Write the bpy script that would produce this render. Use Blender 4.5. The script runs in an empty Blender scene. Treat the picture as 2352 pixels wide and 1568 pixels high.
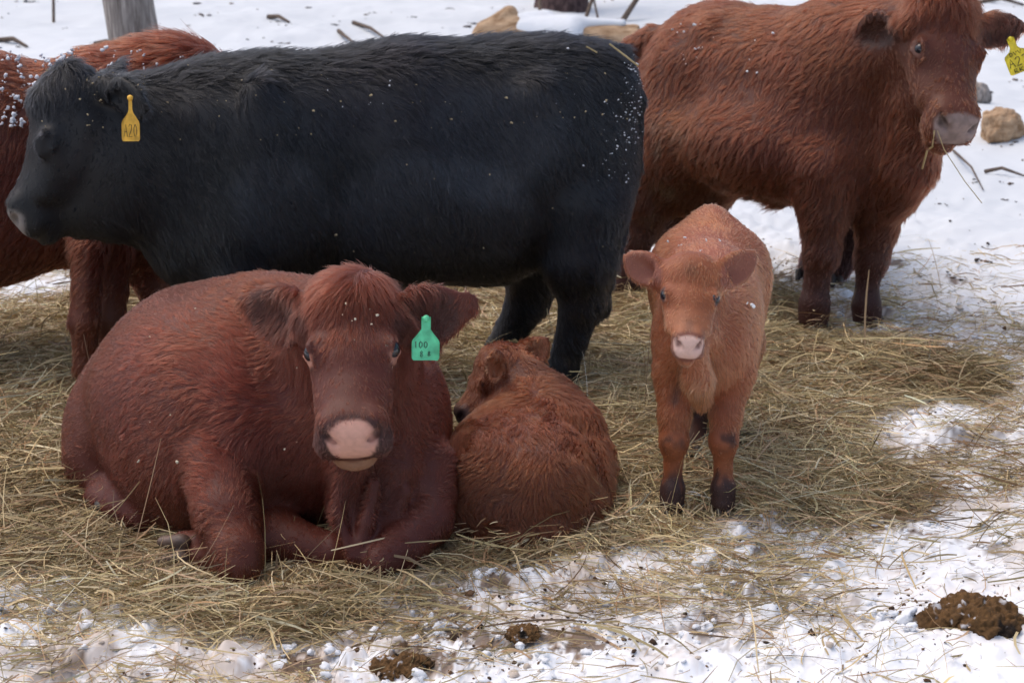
import bpy, math, random
import numpy as np
from mathutils import Vector, Matrix, kdtree

FUR = 1          # fur density factor
HAYN = 1
rad = math.radians
SC = bpy.context.scene
COL = SC.collection

# ------------------------------------------------------------------ camera, sky, sun, exposure
CAM_H, PITCH, FPX = 1.75, 16.0, 3920.0      # photograph measured in 2352 x 1568 units
cam_d = bpy.data.cameras.new("camera")
cam = bpy.data.objects.new("camera", cam_d); COL.objects.link(cam)
cam.location = (0, 0, CAM_H); cam.rotation_euler = (rad(90 - PITCH), 0, 0)
cam_d.sensor_width = 36.0; cam_d.lens = 36.0 * FPX / 2352.0
cam_d.clip_start = 0.1; cam_d.clip_end = 1000
cam_d.dof.use_dof = True; cam_d.dof.focus_distance = 4.45; cam_d.dof.aperture_fstop = 6.0
SC.camera = cam

SUN_EL, SUN_AZ = 66.0, -70.0                # azimuth: degrees from +Y (view direction), minus = left
w = bpy.data.worlds.new("World"); SC.world = w; w.use_nodes = True
nt = w.node_tree; nt.nodes.clear()
sky = nt.nodes.new("ShaderNodeTexSky"); sky.sky_type = 'NISHITA'; sky.sun_disc = False
sky.sun_elevation = rad(SUN_EL); sky.sun_rotation = rad(SUN_AZ)
sky.air_density = 1.0; sky.dust_density = 6.0; sky.ozone_density = 0.6; sky.altitude = 300
bg = nt.nodes.new("ShaderNodeBackground"); bg.inputs[1].default_value = 0.15
wo = nt.nodes.new("ShaderNodeOutputWorld")
nt.links.new(sky.outputs[0], bg.inputs[0]); nt.links.new(bg.outputs[0], wo.inputs[0])
sd = bpy.data.lights.new("sun", 'SUN'); sd.energy = 0.5; sd.angle = rad(100); sd.color = (1.0, 0.95, 0.88)
sun = bpy.data.objects.new("sun", sd); COL.objects.link(sun)
az, el = rad(SUN_AZ), rad(SUN_EL)
sdir = Vector((math.sin(az) * math.cos(el), math.cos(az) * math.cos(el), math.sin(el)))
sun.rotation_euler = sdir.to_track_quat('Z', 'Y').to_euler(); sun.location = sdir * 30
SC.view_settings.view_transform = 'Standard'; SC.view_settings.look = 'None'
SC.view_settings.gamma = 1.0; SC.view_settings.exposure = 0.46
cy = SC.cycles
cy.use_denoising = True; cy.max_bounces = 8; cy.diffuse_bounces = 3; cy.glossy_bounces = 2
cy.transmission_bounces = 4; cy.transparent_max_bounces = 6
cy.sample_clamp_indirect = 6

# ------------------------------------------------------------------ pixel -> world
_cp, _sp = math.cos(rad(PITCH)), math.sin(rad(PITCH))
def W(px, py, Y):
    """point on the ray of photograph pixel (2352 units) standing Y metres ahead of the camera"""
    a, b = (px - 1176) / FPX, (784 - py) / FPX
    dy, dz = _cp + b * _sp, -_sp + b * _cp
    t = Y / dy
    return np.array((a * t, Y, CAM_H + dz * t))
def G(px, py, z=0.0):
    b = (784 - py) / FPX
    t = (CAM_H - z) / -(-_sp + b * _cp)
    return np.array(((px - 1176) / FPX * t, (_cp + b * _sp) * t, z))
def mpp(p):
    """metres per photograph pixel at a world point"""
    return (p[1] * _cp + (CAM_H - p[2]) * _sp) / FPX
def V3(*a): return np.array(a, float)
def nrm(v): v = np.asarray(v, float); return v / (np.linalg.norm(v) + 1e-12)

# ------------------------------------------------------------------ noise
def _hash(ix, iy, iz, s):
    h = (ix * 374761393 + iy * 668265263 + iz * 2147483647 + s * 974634777) & 0xFFFFFFFF
    h = ((h ^ (h >> 13)) * 1274126177) & 0xFFFFFFFF
    h = ((h ^ (h >> 16)) * 2246822519) & 0xFFFFFFFF
    return ((h ^ (h >> 15)) & 0xFFFFFF).astype(np.float32) / 16777215.0
def noise(p, f=1.0, s=0):
    """value noise, -1..1, p (n,3) or (n,2)"""
    p = np.asarray(p, np.float64) * f
    if p.shape[1] == 2: p = np.column_stack((p, np.zeros(len(p)) + 0.37))
    i = np.floor(p).astype(np.int64); u = (p - i); u = u * u * (3 - 2 * u)
    r = 0
    for a in (0, 1):
        for b in (0, 1):
            for c in (0, 1):
                wgt = (u[:, 0] if a else 1 - u[:, 0]) * (u[:, 1] if b else 1 - u[:, 1]) * (u[:, 2] if c else 1 - u[:, 2])
                r = r + wgt * _hash(i[:, 0] + a, i[:, 1] + b, i[:, 2] + c, s)
    return r * 2 - 1
def fbm(p, f=1.0, s=0, o=3):
    r, a, t = 0, 1.0, 0
    for k in range(o):
        r = r + a * noise(p, f * 2 ** k, s + k * 17); t += a; a *= 0.5
    return r / t
def vnoise(p, f, s): return np.column_stack([noise(p, f, s + 101 * k) for k in range(3)])

# ------------------------------------------------------------------ mesh linking
def mesh_obj(name, v, f, mat, parent=None, base=None, smooth=True, cols=None, attr="col"):
    v = np.asarray(v, np.float32); f = np.asarray(f, np.int32)
    if base is not None: v = v - np.asarray(base, np.float32)
    m = bpy.data.meshes.new(name)
    m.vertices.add(len(v)); m.vertices.foreach_set("co", v.ravel())
    k = f.shape[1]
    m.loops.add(f.size); m.loops.foreach_set("vertex_index", f.ravel())
    m.polygons.add(len(f)); m.polygons.foreach_set("loop_start", np.arange(0, f.size, k, dtype=np.int32))
    if smooth: m.polygons.foreach_set("use_smooth", np.ones(len(f), bool))
    if cols is not None:
        a = m.attributes.new(attr, 'FLOAT_COLOR', 'POINT')
        c = np.ones((len(v), 4), np.float32); c[:, :3] = cols
        a.data.foreach_set("color", c.ravel())
    m.update(calc_edges=True); m.validate()
    m.materials.append(mat)
    o = bpy.data.objects.new(name, m); COL.objects.link(o)
    if parent is not None: o.parent = parent
    elif base is not None: o.location = Vector(base)
    return o
def tag(o, label=None, cat=None, group=None, kind=None):
    if label: o["label"] = label
    if cat: o["category"] = cat
    if group: o["group"] = group
    if kind: o["kind"] = kind
    return o

# ------------------------------------------------------------------ materials
def new_mat(name):
    m = bpy.data.materials.new(name); m.use_nodes = True
    n = m.node_tree.nodes; b = n["Principled BSDF"]
    return m, n, m.node_tree.links, b
def attr_mat(name, rough=0.7, spec=0.3, attr="col", var=0.0, scale=60.0, bump=0.0):
    m, n, l, b = new_mat(name)
    a = n.new("ShaderNodeAttribute"); a.attribute_name = attr
    b.inputs["Roughness"].default_value = rough; b.inputs["Specular IOR Level"].default_value = spec
    src = a.outputs["Color"]
    if var:
        t = n.new("ShaderNodeTexNoise"); t.inputs["Scale"].default_value = scale; t.inputs["Detail"].default_value = 4
        mr = n.new("ShaderNodeMapRange"); mr.inputs[3].default_value = 1 - var; mr.inputs[4].default_value = 1 + var
        l.new(t.outputs[0], mr.inputs[0])
        mx = n.new("ShaderNodeVectorMath"); mx.operation = 'SCALE'
        l.new(src, mx.inputs[0]); l.new(mr.outputs[0], mx.inputs["Scale"]); src = mx.outputs[0]
        if bump:
            bp = n.new("ShaderNodeBump"); bp.inputs["Strength"].default_value = bump; bp.inputs["Distance"].default_value = 0.003
            l.new(t.outputs[0], bp.inputs["Height"]); l.new(bp.outputs[0], b.inputs["Normal"])
    l.new(src, b.inputs["Base Color"])
    return m
def hair_mat(name, rough=0.45, coat=0.0, ior=1.42):
    m = bpy.data.materials.new(name); m.use_nodes = True
    n = m.node_tree.nodes; l = m.node_tree.links
    n.remove(n["Principled BSDF"])
    h = n.new("ShaderNodeBsdfHairPrincipled"); h.model = 'CHIANG'; h.parametrization = 'COLOR'
    h.inputs["Roughness"].default_value = rough; h.inputs["Radial Roughness"].default_value = 0.5
    h.inputs["Coat"].default_value = coat
    h.inputs["Random Roughness"].default_value = 0.2; h.inputs["IOR"].default_value = ior
    a = n.new("ShaderNodeAttribute"); a.attribute_name = "col"
    l.new(a.outputs["Color"], h.inputs["Color"]); l.new(h.outputs[0], n["Material Output"].inputs[0])
    return m
def plain_mat(name, col, rough=0.6, spec=0.4, noise_scale=0, var=0.2, bump=0.0, coat=0.0):
    m, n, l, b = new_mat(name)
    b.inputs["Base Color"].default_value = (*col, 1); b.inputs["Roughness"].default_value = rough
    b.inputs["Specular IOR Level"].default_value = spec
    if coat: b.inputs["Coat Weight"].default_value = coat
    if noise_scale:
        tc = n.new("ShaderNodeTexCoord")
        t = n.new("ShaderNodeTexNoise"); t.inputs["Scale"].default_value = noise_scale; t.inputs["Detail"].default_value = 6
        l.new(tc.outputs["Object"], t.inputs["Vector"])
        cr = n.new("ShaderNodeValToRGB")
        cr.color_ramp.elements[0].position = .3; cr.color_ramp.elements[1].position = .7
        cr.color_ramp.elements[0].color = (*[c * (1 - var) for c in col], 1)
        cr.color_ramp.elements[1].color = (*[min(1, c * (1 + var)) for c in col], 1)
        l.new(t.outputs[0], cr.inputs[0]); l.new(cr.outputs[0], b.inputs["Base Color"])
        if bump:
            bp = n.new("ShaderNodeBump"); bp.inputs["Strength"].default_value = bump; bp.inputs["Distance"].default_value = 0.01
            l.new(t.outputs[0], bp.inputs["Height"]); l.new(bp.outputs[0], b.inputs["Normal"])
    return m
M_skin = attr_mat("animal_skin", 0.55, 0.35, var=0.15, scale=90, bump=0.25)
M_fur = hair_mat("animal_fur", 0.42)
M_fur_black = hair_mat("black_fur", 0.38, 0, 1.36)
M_eye = plain_mat("eye_wet", (0.012, 0.012, 0.018), 0.10, 0.45, coat=0.25)
M_hoof = plain_mat("hoof_horn", (0.06, 0.05, 0.045), 0.5, 0.4, 30, 0.5, 0.3)
M_hoof_pale = plain_mat("hoof_horn_pale", (0.11, 0.075, 0.06), 0.5, 0.4, 30, 0.5, 0.3)
M_ink = plain_mat("marker_ink", (0.05, 0.09, 0.07), 0.6)
M_ink_dark = plain_mat("marker_ink_dark", (0.02, 0.02, 0.02), 0.6)

# ------------------------------------------------------------------ signed-distance bodies
class Body:
    def __init__(s): s.p = []; s.ears = []
    def seg(s, a, b, ra, rb, k=0.04, flat=None, sub=False):
        s.p.append(('seg', np.asarray(a, float), np.asarray(b, float), ra, rb, k, flat, sub))
    def chain(s, pts, k=0.03, flat=None):
        s.p.append(('chn', [(np.asarray(a, float), r) for a, r in pts], None, None, k, False))
    def ell(s, c, r, R=None, k=0.04, sub=False):
        R = np.eye(3) if R is None else np.asarray(R, float)      # columns = axes
        s.p.append(('ell', np.asarray(c, float), np.asarray(r, float), R, k, sub))
    def bounds(s):
        lo, hi = np.full(3, 1e9), np.full(3, -1e9)
        for q in s.p:
            if q[-1]: continue
            a, b = s.pb(q, 0); lo = np.minimum(lo, a); hi = np.maximum(hi, b)
        return lo, hi
    def pb(s, q, m):
        if q[0] == 'chn':
            a = np.array([x - r for x, r in q[1]]); b = np.array([x + r for x, r in q[1]])
            return a.min(0) - m, b.max(0) + m
        if q[0] == 'seg':
            r = max(q[3], q[4]); 
            if q[6] is not None: r *= max(1, q[6][1])
            return np.minimum(q[1], q[2]) - r - m, np.maximum(q[1], q[2]) + r + m
        e = np.sqrt(((q[3] * q[2][None, :]) ** 2).sum(1))
        return q[1] - e - m, q[1] + e + m
    def mesh(s, h, smooth=2, rough=0.0, seed=0):
        lo, hi = s.bounds(); lo -= 4 * h; hi += 4 * h
        n = np.ceil((hi - lo) / h).astype(int) + 1
        ax = [(lo[i] + h * np.arange(n[i])).astype(np.float32) for i in range(3)]
        F = np.full(n, 0.3, np.float32)
        for q in s.p:
            sub = q[-1]; k = q[5] if q[0] == 'seg' else q[4]
            a, b = s.pb(q, k + 3 * h)
            i0 = np.clip(np.floor((a - lo) / h).astype(int), 0, n - 1); i1 = np.clip(np.ceil((b - lo) / h).astype(int) + 1, 1, n)
            sl = tuple(slice(i0[i], i1[i]) for i in range(3))
            X = ax[0][sl[0]][:, None, None]; Y = ax[1][sl[1]][None, :, None]; Z = ax[2][sl[2]][None, None, :]
            if q[0] == 'chn':
                D = None
                for (A, ra), (Bp, rb) in zip(q[1][:-1], q[1][1:]):
                    x, y, z = X - np.float32(A[0]), Y - np.float32(A[1]), Z - np.float32(A[2]); ba = Bp - A
                    t = np.clip((x * ba[0] + y * ba[1] + z * ba[2]) / max(ba.dot(ba), 1e-9), 0, 1)
                    d = np.sqrt((x - t * ba[0]) ** 2 + (y - t * ba[1]) ** 2 + (z - t * ba[2]) ** 2) - (ra + (rb - ra) * t)
                    if D is None: D = d
                    else: hh = np.maximum(.02 - np.abs(D - d), 0) / .02; D = np.minimum(D, d) - hh * hh * .005
            elif q[0] == 'seg':
                A, Bp, ra, rb, fl = q[1], q[2], q[3], q[4], q[6]
                x, y, z = X - np.float32(A[0]), Y - np.float32(A[1]), Z - np.float32(A[2]); ba = Bp - A; sc = 1.0
                if fl is not None:
                    nn, ss = nrm(fl[0]), fl[1]; g = (1 / ss - 1)
                    d = x * nn[0] + y * nn[1] + z * nn[2]
                    x = x + d * (g * nn[0]); y = y + d * (g * nn[1]); z = z + d * (g * nn[2])
                    ba = ba + ba.dot(nn) * g * nn; sc = min(1, ss)
                t = np.clip((x * ba[0] + y * ba[1] + z * ba[2]) / max(ba.dot(ba), 1e-9), 0, 1)
                D = (np.sqrt((x - t * ba[0]) ** 2 + (y - t * ba[1]) ** 2 + (z - t * ba[2]) ** 2) - (ra + (rb - ra) * t)) * sc
            else:
                c, r, R = q[1], q[2], q[3]
                x, y, z = X - np.float32(c[0]), Y - np.float32(c[1]), Z - np.float32(c[2])
                k0 = 0; k1 = 0
                for j in range(3):
                    u = x * R[0, j] + y * R[1, j] + z * R[2, j]
                    k0 = k0 + (u / r[j]) ** 2; k1 = k1 + (u / r[j] ** 2) ** 2
                k0 = np.sqrt(k0); k1 = np.sqrt(k1) + 1e-6
                D = k0 * (k0 - 1) / k1
            D = D.astype(np.float32); f = F[sl]
            if sub: D = -D; hh = np.maximum(k - np.abs(f - D), 0) / k; F[sl] = np.maximum(f, D) + hh * hh * k * 0.25
            else: hh = np.maximum(k - np.abs(f - D), 0) / k; F[sl] = np.minimum(f, D) - hh * hh * k * 0.25
        return surface_nets(F, lo, h, smooth, rough, seed)
def surface_nets(F, lo, h, smooth, rough, seed):
    S = F < 0
    c = np.zeros(tuple(d - 1 for d in F.shape), np.int8)
    for a in (0, 1):
        for b in (0, 1):
            for d in (0, 1):
                c += S[a:F.shape[0] - 1 + a, b:F.shape[1] - 1 + b, d:F.shape[2] - 1 + d]
    act = (c > 0) & (c < 8)
    idx = np.argwhere(act)
    vid = np.full(act.shape, -1, np.int32); vid[act] = np.arange(len(idx))
    P = np.zeros((len(idx), 3)); cnt = np.zeros(len(idx))
    cor = [(a, b, d) for a in (0, 1) for b in (0, 1) for d in (0, 1)]
    val = {q: F[idx[:, 0] + q[0], idx[:, 1] + q[1], idx[:, 2] + q[2]] for q in cor}
    for q in cor:
        for j in range(3):
            if q[j] == 0:
                q2 = list(q); q2[j] = 1; q2 = tuple(q2)
                a, b = val[q], val[q2]; m = (a < 0) != (b < 0)
                t = a[m] / (a[m] - b[m])
                pt = np.tile(np.array(q, float), (m.sum(), 1)); pt[:, j] += t
                P[m] += pt; cnt[m] += 1
    P = lo + (idx + P / cnt[:, None]) * h
    faces = []
    for j in range(3):
        o1, o2 = (j + 1) % 3, (j + 2) % 3
        A = np.take(S, range(0, F.shape[j] - 1), j); B = np.take(S, range(1, F.shape[j]), j)
        e = np.argwhere(A != B)
        e = e[(e[:, o1] > 0) & (e[:, o2] > 0) & (e[:, o1] < F.shape[o1] - 1) & (e[:, o2] < F.shape[o2] - 1)]
        up = A[tuple(e.T)]
        def g(d1, d2):
            q = e.copy(); q[:, o1] -= d1; q[:, o2] -= d2; return vid[tuple(q.T)]
        f = np.column_stack((g(1, 1), g(0, 1), g(0, 0), g(1, 0)))
        f[~up] = f[~up][:, ::-1]; faces.append(f)
    Q = np.concatenate(faces); Q = Q[(Q >= 0).all(1)]
    E = np.concatenate([Q[:, [0, 1]], Q[:, [1, 2]], Q[:, [2, 3]], Q[:, [3, 0]]])
    for it in range(smooth):
        acc = np.zeros_like(P); n = np.zeros(len(P))
        np.add.at(acc, E[:, 0], P[E[:, 1]]); np.add.at(acc, E[:, 1], P[E[:, 0]])
        n = np.bincount(E.ravel(), minlength=len(P))
        P = P + 0.5 * (acc / np.maximum(n, 1)[:, None] - P)
    if rough:
        N = vnormals(P, Q); P = P + N * (rough * fbm(P, 9.0, seed, 3))[:, None]
    return P, Q
def vnormals(P, Q):
    n = np.cross(P[Q[:, 2]] - P[Q[:, 0]], P[Q[:, 3]] - P[Q[:, 1]])
    N = np.zeros_like(P)
    for j in range(4): np.add.at(N, Q[:, j], n)
    return N / (np.linalg.norm(N, axis=1, keepdims=True) + 1e-12)

# ------------------------------------------------------------------ fur
CAMP = np.array((0, 0, CAM_H))
def fur(P, Q, N, n, length, flow, colr, mat, parent, base, name="coat", radius=0.0011, lift=0.35, clump=0.6,
        clump_n=5000, wave=0.25, seed=0, npt=5, lenvar=0.35, colvar=0.28):
    """strands of hair rooted over a body: length (V,), flow (V,3) tangent-ish direction, colr (V,3)"""
    if FUR <= 0: return None
    rng = np.random.default_rng(seed + 5)
    T = np.concatenate([Q[:, [0, 1, 2]], Q[:, [0, 2, 3]]])
    a = np.linalg.norm(np.cross(P[T[:, 1]] - P[T[:, 0]], P[T[:, 2]] - P[T[:, 0]]), axis=1)
    L = length[T].mean(1)
    wgt = a * np.clip(L * 400, 0, 1)
    vis = (N[T].mean(1) * nrm_rows(CAMP - P[T].mean(1))).sum(1)
    wgt = wgt * np.where(vis > -0.35, 1.0, 0.25)
    n = int(n * FUR)
    t = rng.choice(len(T), n, p=wgt / wgt.sum())
    u, v = rng.random(n), rng.random(n); m = u + v > 1; u[m] = 1 - u[m]; v[m] = 1 - v[m]
    bc = np.column_stack((1 - u - v, u, v))[:, :, None]
    tt = T[t]
    R0 = (P[tt] * bc).sum(1); Nn = nrm_rows((N[tt] * bc).sum(1)); Fl = (flow[tt] * bc).sum(1)
    Ln = (length[tt] * bc[:, :, 0]).sum(1); C = (colr[tt] * bc).sum(1)
    # wavy flow
    Fl = nrm_rows(Fl) + wave * vnoise(R0, 14.0, seed) + wave * 0.7 * vnoise(R0, 40.0, seed + 9)
    Fl = Fl - (Fl * Nn).sum(1, keepdims=True) * Nn; Fl = nrm_rows(Fl)
    Ln = Ln * (1 + lenvar * rng.normal(size=n).clip(-2, 2))
    if not np.isscalar(lift): lift = (lift[tt] * bc[:, :, 0]).sum(1)
    lf = lift * (0.7 + 0.6 * rng.random(n)) * (1 + 0.5 * noise(R0, 10.0, seed + 3))
    rnd = rng.normal(size=(n, 3)) * 0.10
    s = np.linspace(0, 1, npt)[None, :, None]
    D1 = nrm_rows(Fl + Nn * (lf * 2.0)[:, None] + rnd); D2 = nrm_rows(Fl + Nn * (lf * 0.35)[:, None] + rnd * 1.5 + np.array((0, 0, -0.15)))
    pts = R0[:, None, :] + Ln[:, None, None] * (D1[:, None, :] * (s - 0.5 * s * s) + D2[:, None, :] * (0.5 * s * s + 0.25 * s ** 3))
    pts = pts - Nn[:, None, :] * 0.002
    if clump > 0:
        g = rng.choice(n, min(clump_n, n), replace=False)
        kd = kdtree.KDTree(len(g))
        for i, q in enumerate(g): kd.insert(R0[q], i)
        kd.balance()
        near = np.fromiter((kd.find(q)[1] for q in R0), np.int64, n)
        gi = g[near]
        rel = pts[gi] - R0[gi][:, None, :]
        tgt = R0[gi][:, None, :] + rel * (Ln / Ln[gi])[:, None, None]
        cf = clump * (0.5 + 0.5 * rng.random(n))[:, None, None] * s ** 1.3
        pts = pts + (tgt - pts) * cf
        C = C * (1 + 0.10 * (_hash(gi, gi * 0, gi * 0, 3) * 2 - 1))[:, None]
    C = C * (1 + colvar * rng.normal(size=n).clip(-2, 2))[:, None]
    C = np.clip(C, 0.002, 0.95)
    cu = bpy.data.hair_curves.new(name)
    cu.add_curves([npt] * n)
    pp = (pts - np.asarray(base)).astype(np.float32)
    cu.attributes["position"].data.foreach_set("vector", pp.ravel())
    ra = cu.attributes.get("radius") or cu.attributes.new("radius", 'FLOAT', 'POINT')
    prof = np.array([1.0, 1.0, 0.85, 0.6, 0.2]) if npt == 5 else np.linspace(1, 0.2, npt)
    rr = (radius * (0.7 + 0.6 * rng.random(n)))[:, None] * prof[None, :]
    ra.data.foreach_set("value", rr.astype(np.float32).ravel())
    ca = cu.attributes.new("col", 'FLOAT_COLOR', 'CURVE')
    c4 = np.ones((n, 4), np.float32); c4[:, :3] = C; ca.data.foreach_set("color", c4.ravel())
    cu.materials.append(mat)
    o = bpy.data.objects.new(name, cu); COL.objects.link(o); o.parent = parent
    return o
def nrm_rows(v): return v / (np.linalg.norm(v, axis=1, keepdims=True) + 1e-12)
def sstep(a, b, x):
    t = np.clip((x - a) / (b - a), 0, 1); return t * t * (3 - 2 * t)

# ------------------------------------------------------------------ heads
class Head:
    """head frame: x from poll to nose, z out of the forehead, y to the animal's left; unit = head length"""
    def __init__(s, O, nose, up, L, wid=1.0, muz=1.0):
        s.O = np.asarray(O, float); s.X = nrm(nose); u = np.asarray(up, float); u = u - u.dot(s.X) * s.X
        s.Z = nrm(u); s.Y = np.cross(s.Z, s.X); s.L = L; s.wid = wid; s.muz = muz
        s.R = np.column_stack((s.X, s.Y, s.Z))
    def P(s, x, y, z): return s.O + s.L * (s.X * x + s.Y * y * s.wid + s.Z * z)
    def local(s, P): return ((P - s.O) @ s.R) / s.L / np.array((1, s.wid, 1))
    def build(s, B, sock=1.0):
        L, p, R, w, m = s.L, s.P, s.R, s.wid, s.muz
        K = 0.08 * L
        B.ell(p(.17, 0, -.15), np.array((.22, .235 * w, .18)) * L, R, K)
        B.seg(p(.10, .06, -.105), p(.42, .06, -.11), .105 * L, .105 * L, K)
        B.seg(p(.10, -.06, -.105), p(.42, -.06, -.11), .105 * L, .105 * L, K)
        B.seg(p(.40, 0, -.135), p(.80, 0, -.13), .125 * L, .112 * L * min(1, .45 + .55 * m), K, (s.Y, 1.42 * w))
        pd = nrm(s.X * .72 - s.Z * .69); pn = np.cross(pd, s.Y); PR = np.column_stack((pd, s.Y, -pn))
        s.pad = (pd, s.Y, pn)
        for q in (1, -1):
            B.ell(p(.385, .185 * q, -.105), np.array((.105, .06, .085)) * L, R, K * .7)
            B.seg(p(.24, .12 * q, -.27), p(.66, .095 * q, -.24), .105 * L, .085 * L, K)
            B.seg(p(.48, .165 * q, -.16), p(.70, .140 * q, -.17), .055 * L, .055 * L, K)
            B.ell(p(.90, .108 * q * m, -.205), np.array((.095, .075 * m, .080)) * L, R, K * .6)      # upper lip
            B.ell(p(.835, .100 * q * m, -.075), np.array((.085, .060 * m, .055)) * L, R, K * .5)     # nostril wing
        B.seg(p(.2, 0, -.30), p(.86, 0, -.26), .09 * L, .065 * L, K, (s.Y, 1.2 * w))
        B.ell(p(.86, 0, -.16), np.array((.115, .155 * m, .13)) * L, R, K)
        B.ell(p(.895, 0, -.130), np.array((.120, .140 * m, .050)) * L, PR, K * .4)
        B.ell(p(.935, 0, -.300), np.array((.085, .112 * m, .068)) * L, R, K * .3)
        for q in (1, -1):
            B.seg(p(1.03, 0, -.248), p(.985, .11 * q * m, -.255), .012 * L, .012 * L, .02 * L, None, True)
            B.seg(p(.985, .11 * q * m, -.255), p(.86, .20 * q * m, -.265), .012 * L, .009 * L, .02 * L, None, True)
            # nostrils, comma shaped on the slanted pad
            B.seg(p(.935, .078 * q * m, -.110), p(.915, .115 * q * m, -.085), .020 * L, .027 * L, .015 * L, None, True)
            B.seg(p(.915, .115 * q * m, -.085), p(.865, .142 * q * m, -.050), .020 * L, .006 * L, .02 * L, None, True)
            # eye socket and lids
            B.ell(p(.41, .266 * q, -.045), np.array((.066, .050, .046)) * L * sock, R, .012 * L, True)
            B.seg(p(.345, .230 * q, -.036), p(.405, .232 * q, -.012), .013 * L, .017 * L, .02 * L)
            B.seg(p(.405, .232 * q, -.012), p(.480, .216 * q, -.045), .017 * L, .011 * L, .02 * L)
            B.seg(p(.345, .254 * q, -.095), p(.41, .264 * q, -.112), .011 * L, .011 * L, .02 * L)
            B.seg(p(.41, .264 * q, -.112), p(.490, .232 * q, -.080), .011 * L, .010 * L, .02 * L)
    def eyes(s, par, base, r=.056):
        for q in (1, -1):
            c = s.P(.41, .212 * q, -.073)
            v, f = uv_sphere(c, r * s.L, 14, 20)
            mesh_obj("eye", v, f, M_eye, par, base)
def uv_sphere(c, r, nv=10, nu=14):
    th = np.linspace(0.02, math.pi - 0.02, nv); ph = np.linspace(0, 2 * math.pi, nu, endpoint=False)
    v = np.array([(math.sin(t) * math.cos(p), math.sin(t) * math.sin(p), math.cos(t)) for t in th for p in ph]) * r + c
    f = [(i * nu + j, i * nu + nu + j, i * nu + nu + (j + 1) % nu, i * nu + (j + 1) % nu) for i in range(nv - 1) for j in range(nu)]
    return v, np.array(f)
def ear(B, root, tip, face, width, cup=True, thick=0.020, rnd=.42, tipw=.07):
    """leaf shaped ear; root, tip points; face = direction the open side looks"""
    root, tip = np.asarray(root, float), np.asarray(tip, float)
    e = nrm(tip - root); ln = np.linalg.norm(tip - root); n = np.asarray(face, float); n = nrm(n - n.dot(e) * e); w_ = np.cross(n, e)
    R = np.column_stack((e, w_, n)); c = root + e * ln * .46
    if w_[2] < 0: w_ = -w_
    B.seg(root - e * ln * .12, root + e * ln * .28, .24 * width + .012, .24 * width + .006, .03)
    B.ell(c, (ln * rnd, width * .47, thick), R, .02)
    B.seg(root + e * ln * .45, tip + w_ * width * .06, width * .40, width * tipw, .015, (n, thick * .8 / (width * .40)))
    if cup:
        B.ell(c + e * ln * .04 + n * thick * 1.05 - w_ * width * .03, (ln * .36, width * .33, thick * 1.1), R, .010, True)
        B.seg(root + e * ln * .14 + n * width * .13, root + e * ln * .45 + n * width * .08, .10 * width, .09 * width, .010, None, True)
    B.ears.append((c, R, ln, width)); return R, c
def hoof(c, fwd, size, mat, par, base, up=(0, 0, 1)):
    """cloven hoof, two claws; c = middle of the sole"""
    fwd = nrm(fwd); up = nrm(np.asarray(up, float)); lat = np.cross(up, fwd)
    B = Body()
    for q in (1, -1):
        B.seg(c + lat * q * .25 * size + up * .55 * size - fwd * .12 * size, c + lat * q * .27 * size + fwd * .42 * size + up * .10 * size, .30 * size, .20 * size, .12 * size, (lat, .8))
        B.seg(c + lat * q * .25 * size + up * .18 * size - fwd * .30 * size, c + lat * q * .27 * size + fwd * .35 * size + up * .10 * size, .25 * size, .18 * size, .12 * size, (lat, .85))
    B.ell(c - up * .55 * size, (2 * size, 2 * size, .55 * size), np.column_stack((fwd, lat, up)), .03 * size, True)
    B.seg(c + up * .9 * size + fwd * .2 * size, c + fwd * .95 * size, .02 * size, .045 * size, .04 * size, None, True)
    v, f = B.mesh(size * .075, 1)
    return mesh_obj("hoof", v, f, mat, par, base)

# ------------------------------------------------------------------ ear tags
GLY = {'A': [[(0, 0), (.5, 1), (1, 0)], [(.2, .4), (.8, .4)]], '2': [[(0, .8), (.3, 1), (.8, .95), (.85, .65), (.4, .3), (0, 0), (1, .02)]],
       '0': [[(.45, 1), (.1, .75), (.08, .3), (.4, 0), (.85, .25), (.9, .7), (.45, 1)]], '1': [[(.3, .8), (.55, 1), (.5, 0)]],
       '8': [[(.5, .52), (.12, .75), (.5, 1), (.85, .77), (.5, .52), (.08, .25), (.5, 0), (.9, .25), (.5, .52)]],
       '3': [[(.05, .9), (.5, 1), (.85, .78), (.4, .55), (.9, .3), (.5, 0), (.05, .12)]],
       'V': [[(0, 1), (.5, 0), (1, 1)]], 'R': [[(0, 0), (0, 1), (.8, .95), (.8, .6), (0, .5), (.9, 0)]], 'K': [[(0, 0), (0, 1)], [(.9, 1), (.05, .5), (.9, 0)]]}
def tube(pts, r, n=6):
    pts = np.asarray(pts, float); V, Fc = [], []
    rs = np.broadcast_to(np.asarray(r, float), (len(pts),))
    for i, p in enumerate(pts):
        d = nrm(pts[min(i + 1, len(pts) - 1)] - pts[max(i - 1, 0)])
        a = nrm(np.cross(d, (0.31, 0.2, 0.93) if abs(d[2]) < .9 else (1, 0, 0))); b = np.cross(d, a)
        for j in range(n):
            t = 2 * math.pi * j / n; V.append(p + rs[i] * (a * math.cos(t) + b * math.sin(t)))
    for i in range(len(pts) - 1):
        for j in range(n):
            Fc.append((i * n + j, i * n + (j + 1) % n, (i + 1) * n + (j + 1) % n, (i + 1) * n + j))
    for e in (0, len(pts) - 1):
        for j in range(1, n - 1, 2):
            Fc.append((e * n, e * n + j, e * n + j + 1, e * n + (j + 2) % n))
    return np.array(V), np.array(Fc)
def join(parts):
    V, Fc, o = [], [], 0
    for v, f in parts: V.append(v); Fc.append(np.asarray(f) + o); o += len(v)
    return np.concatenate(V), np.concatenate(Fc)
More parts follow.
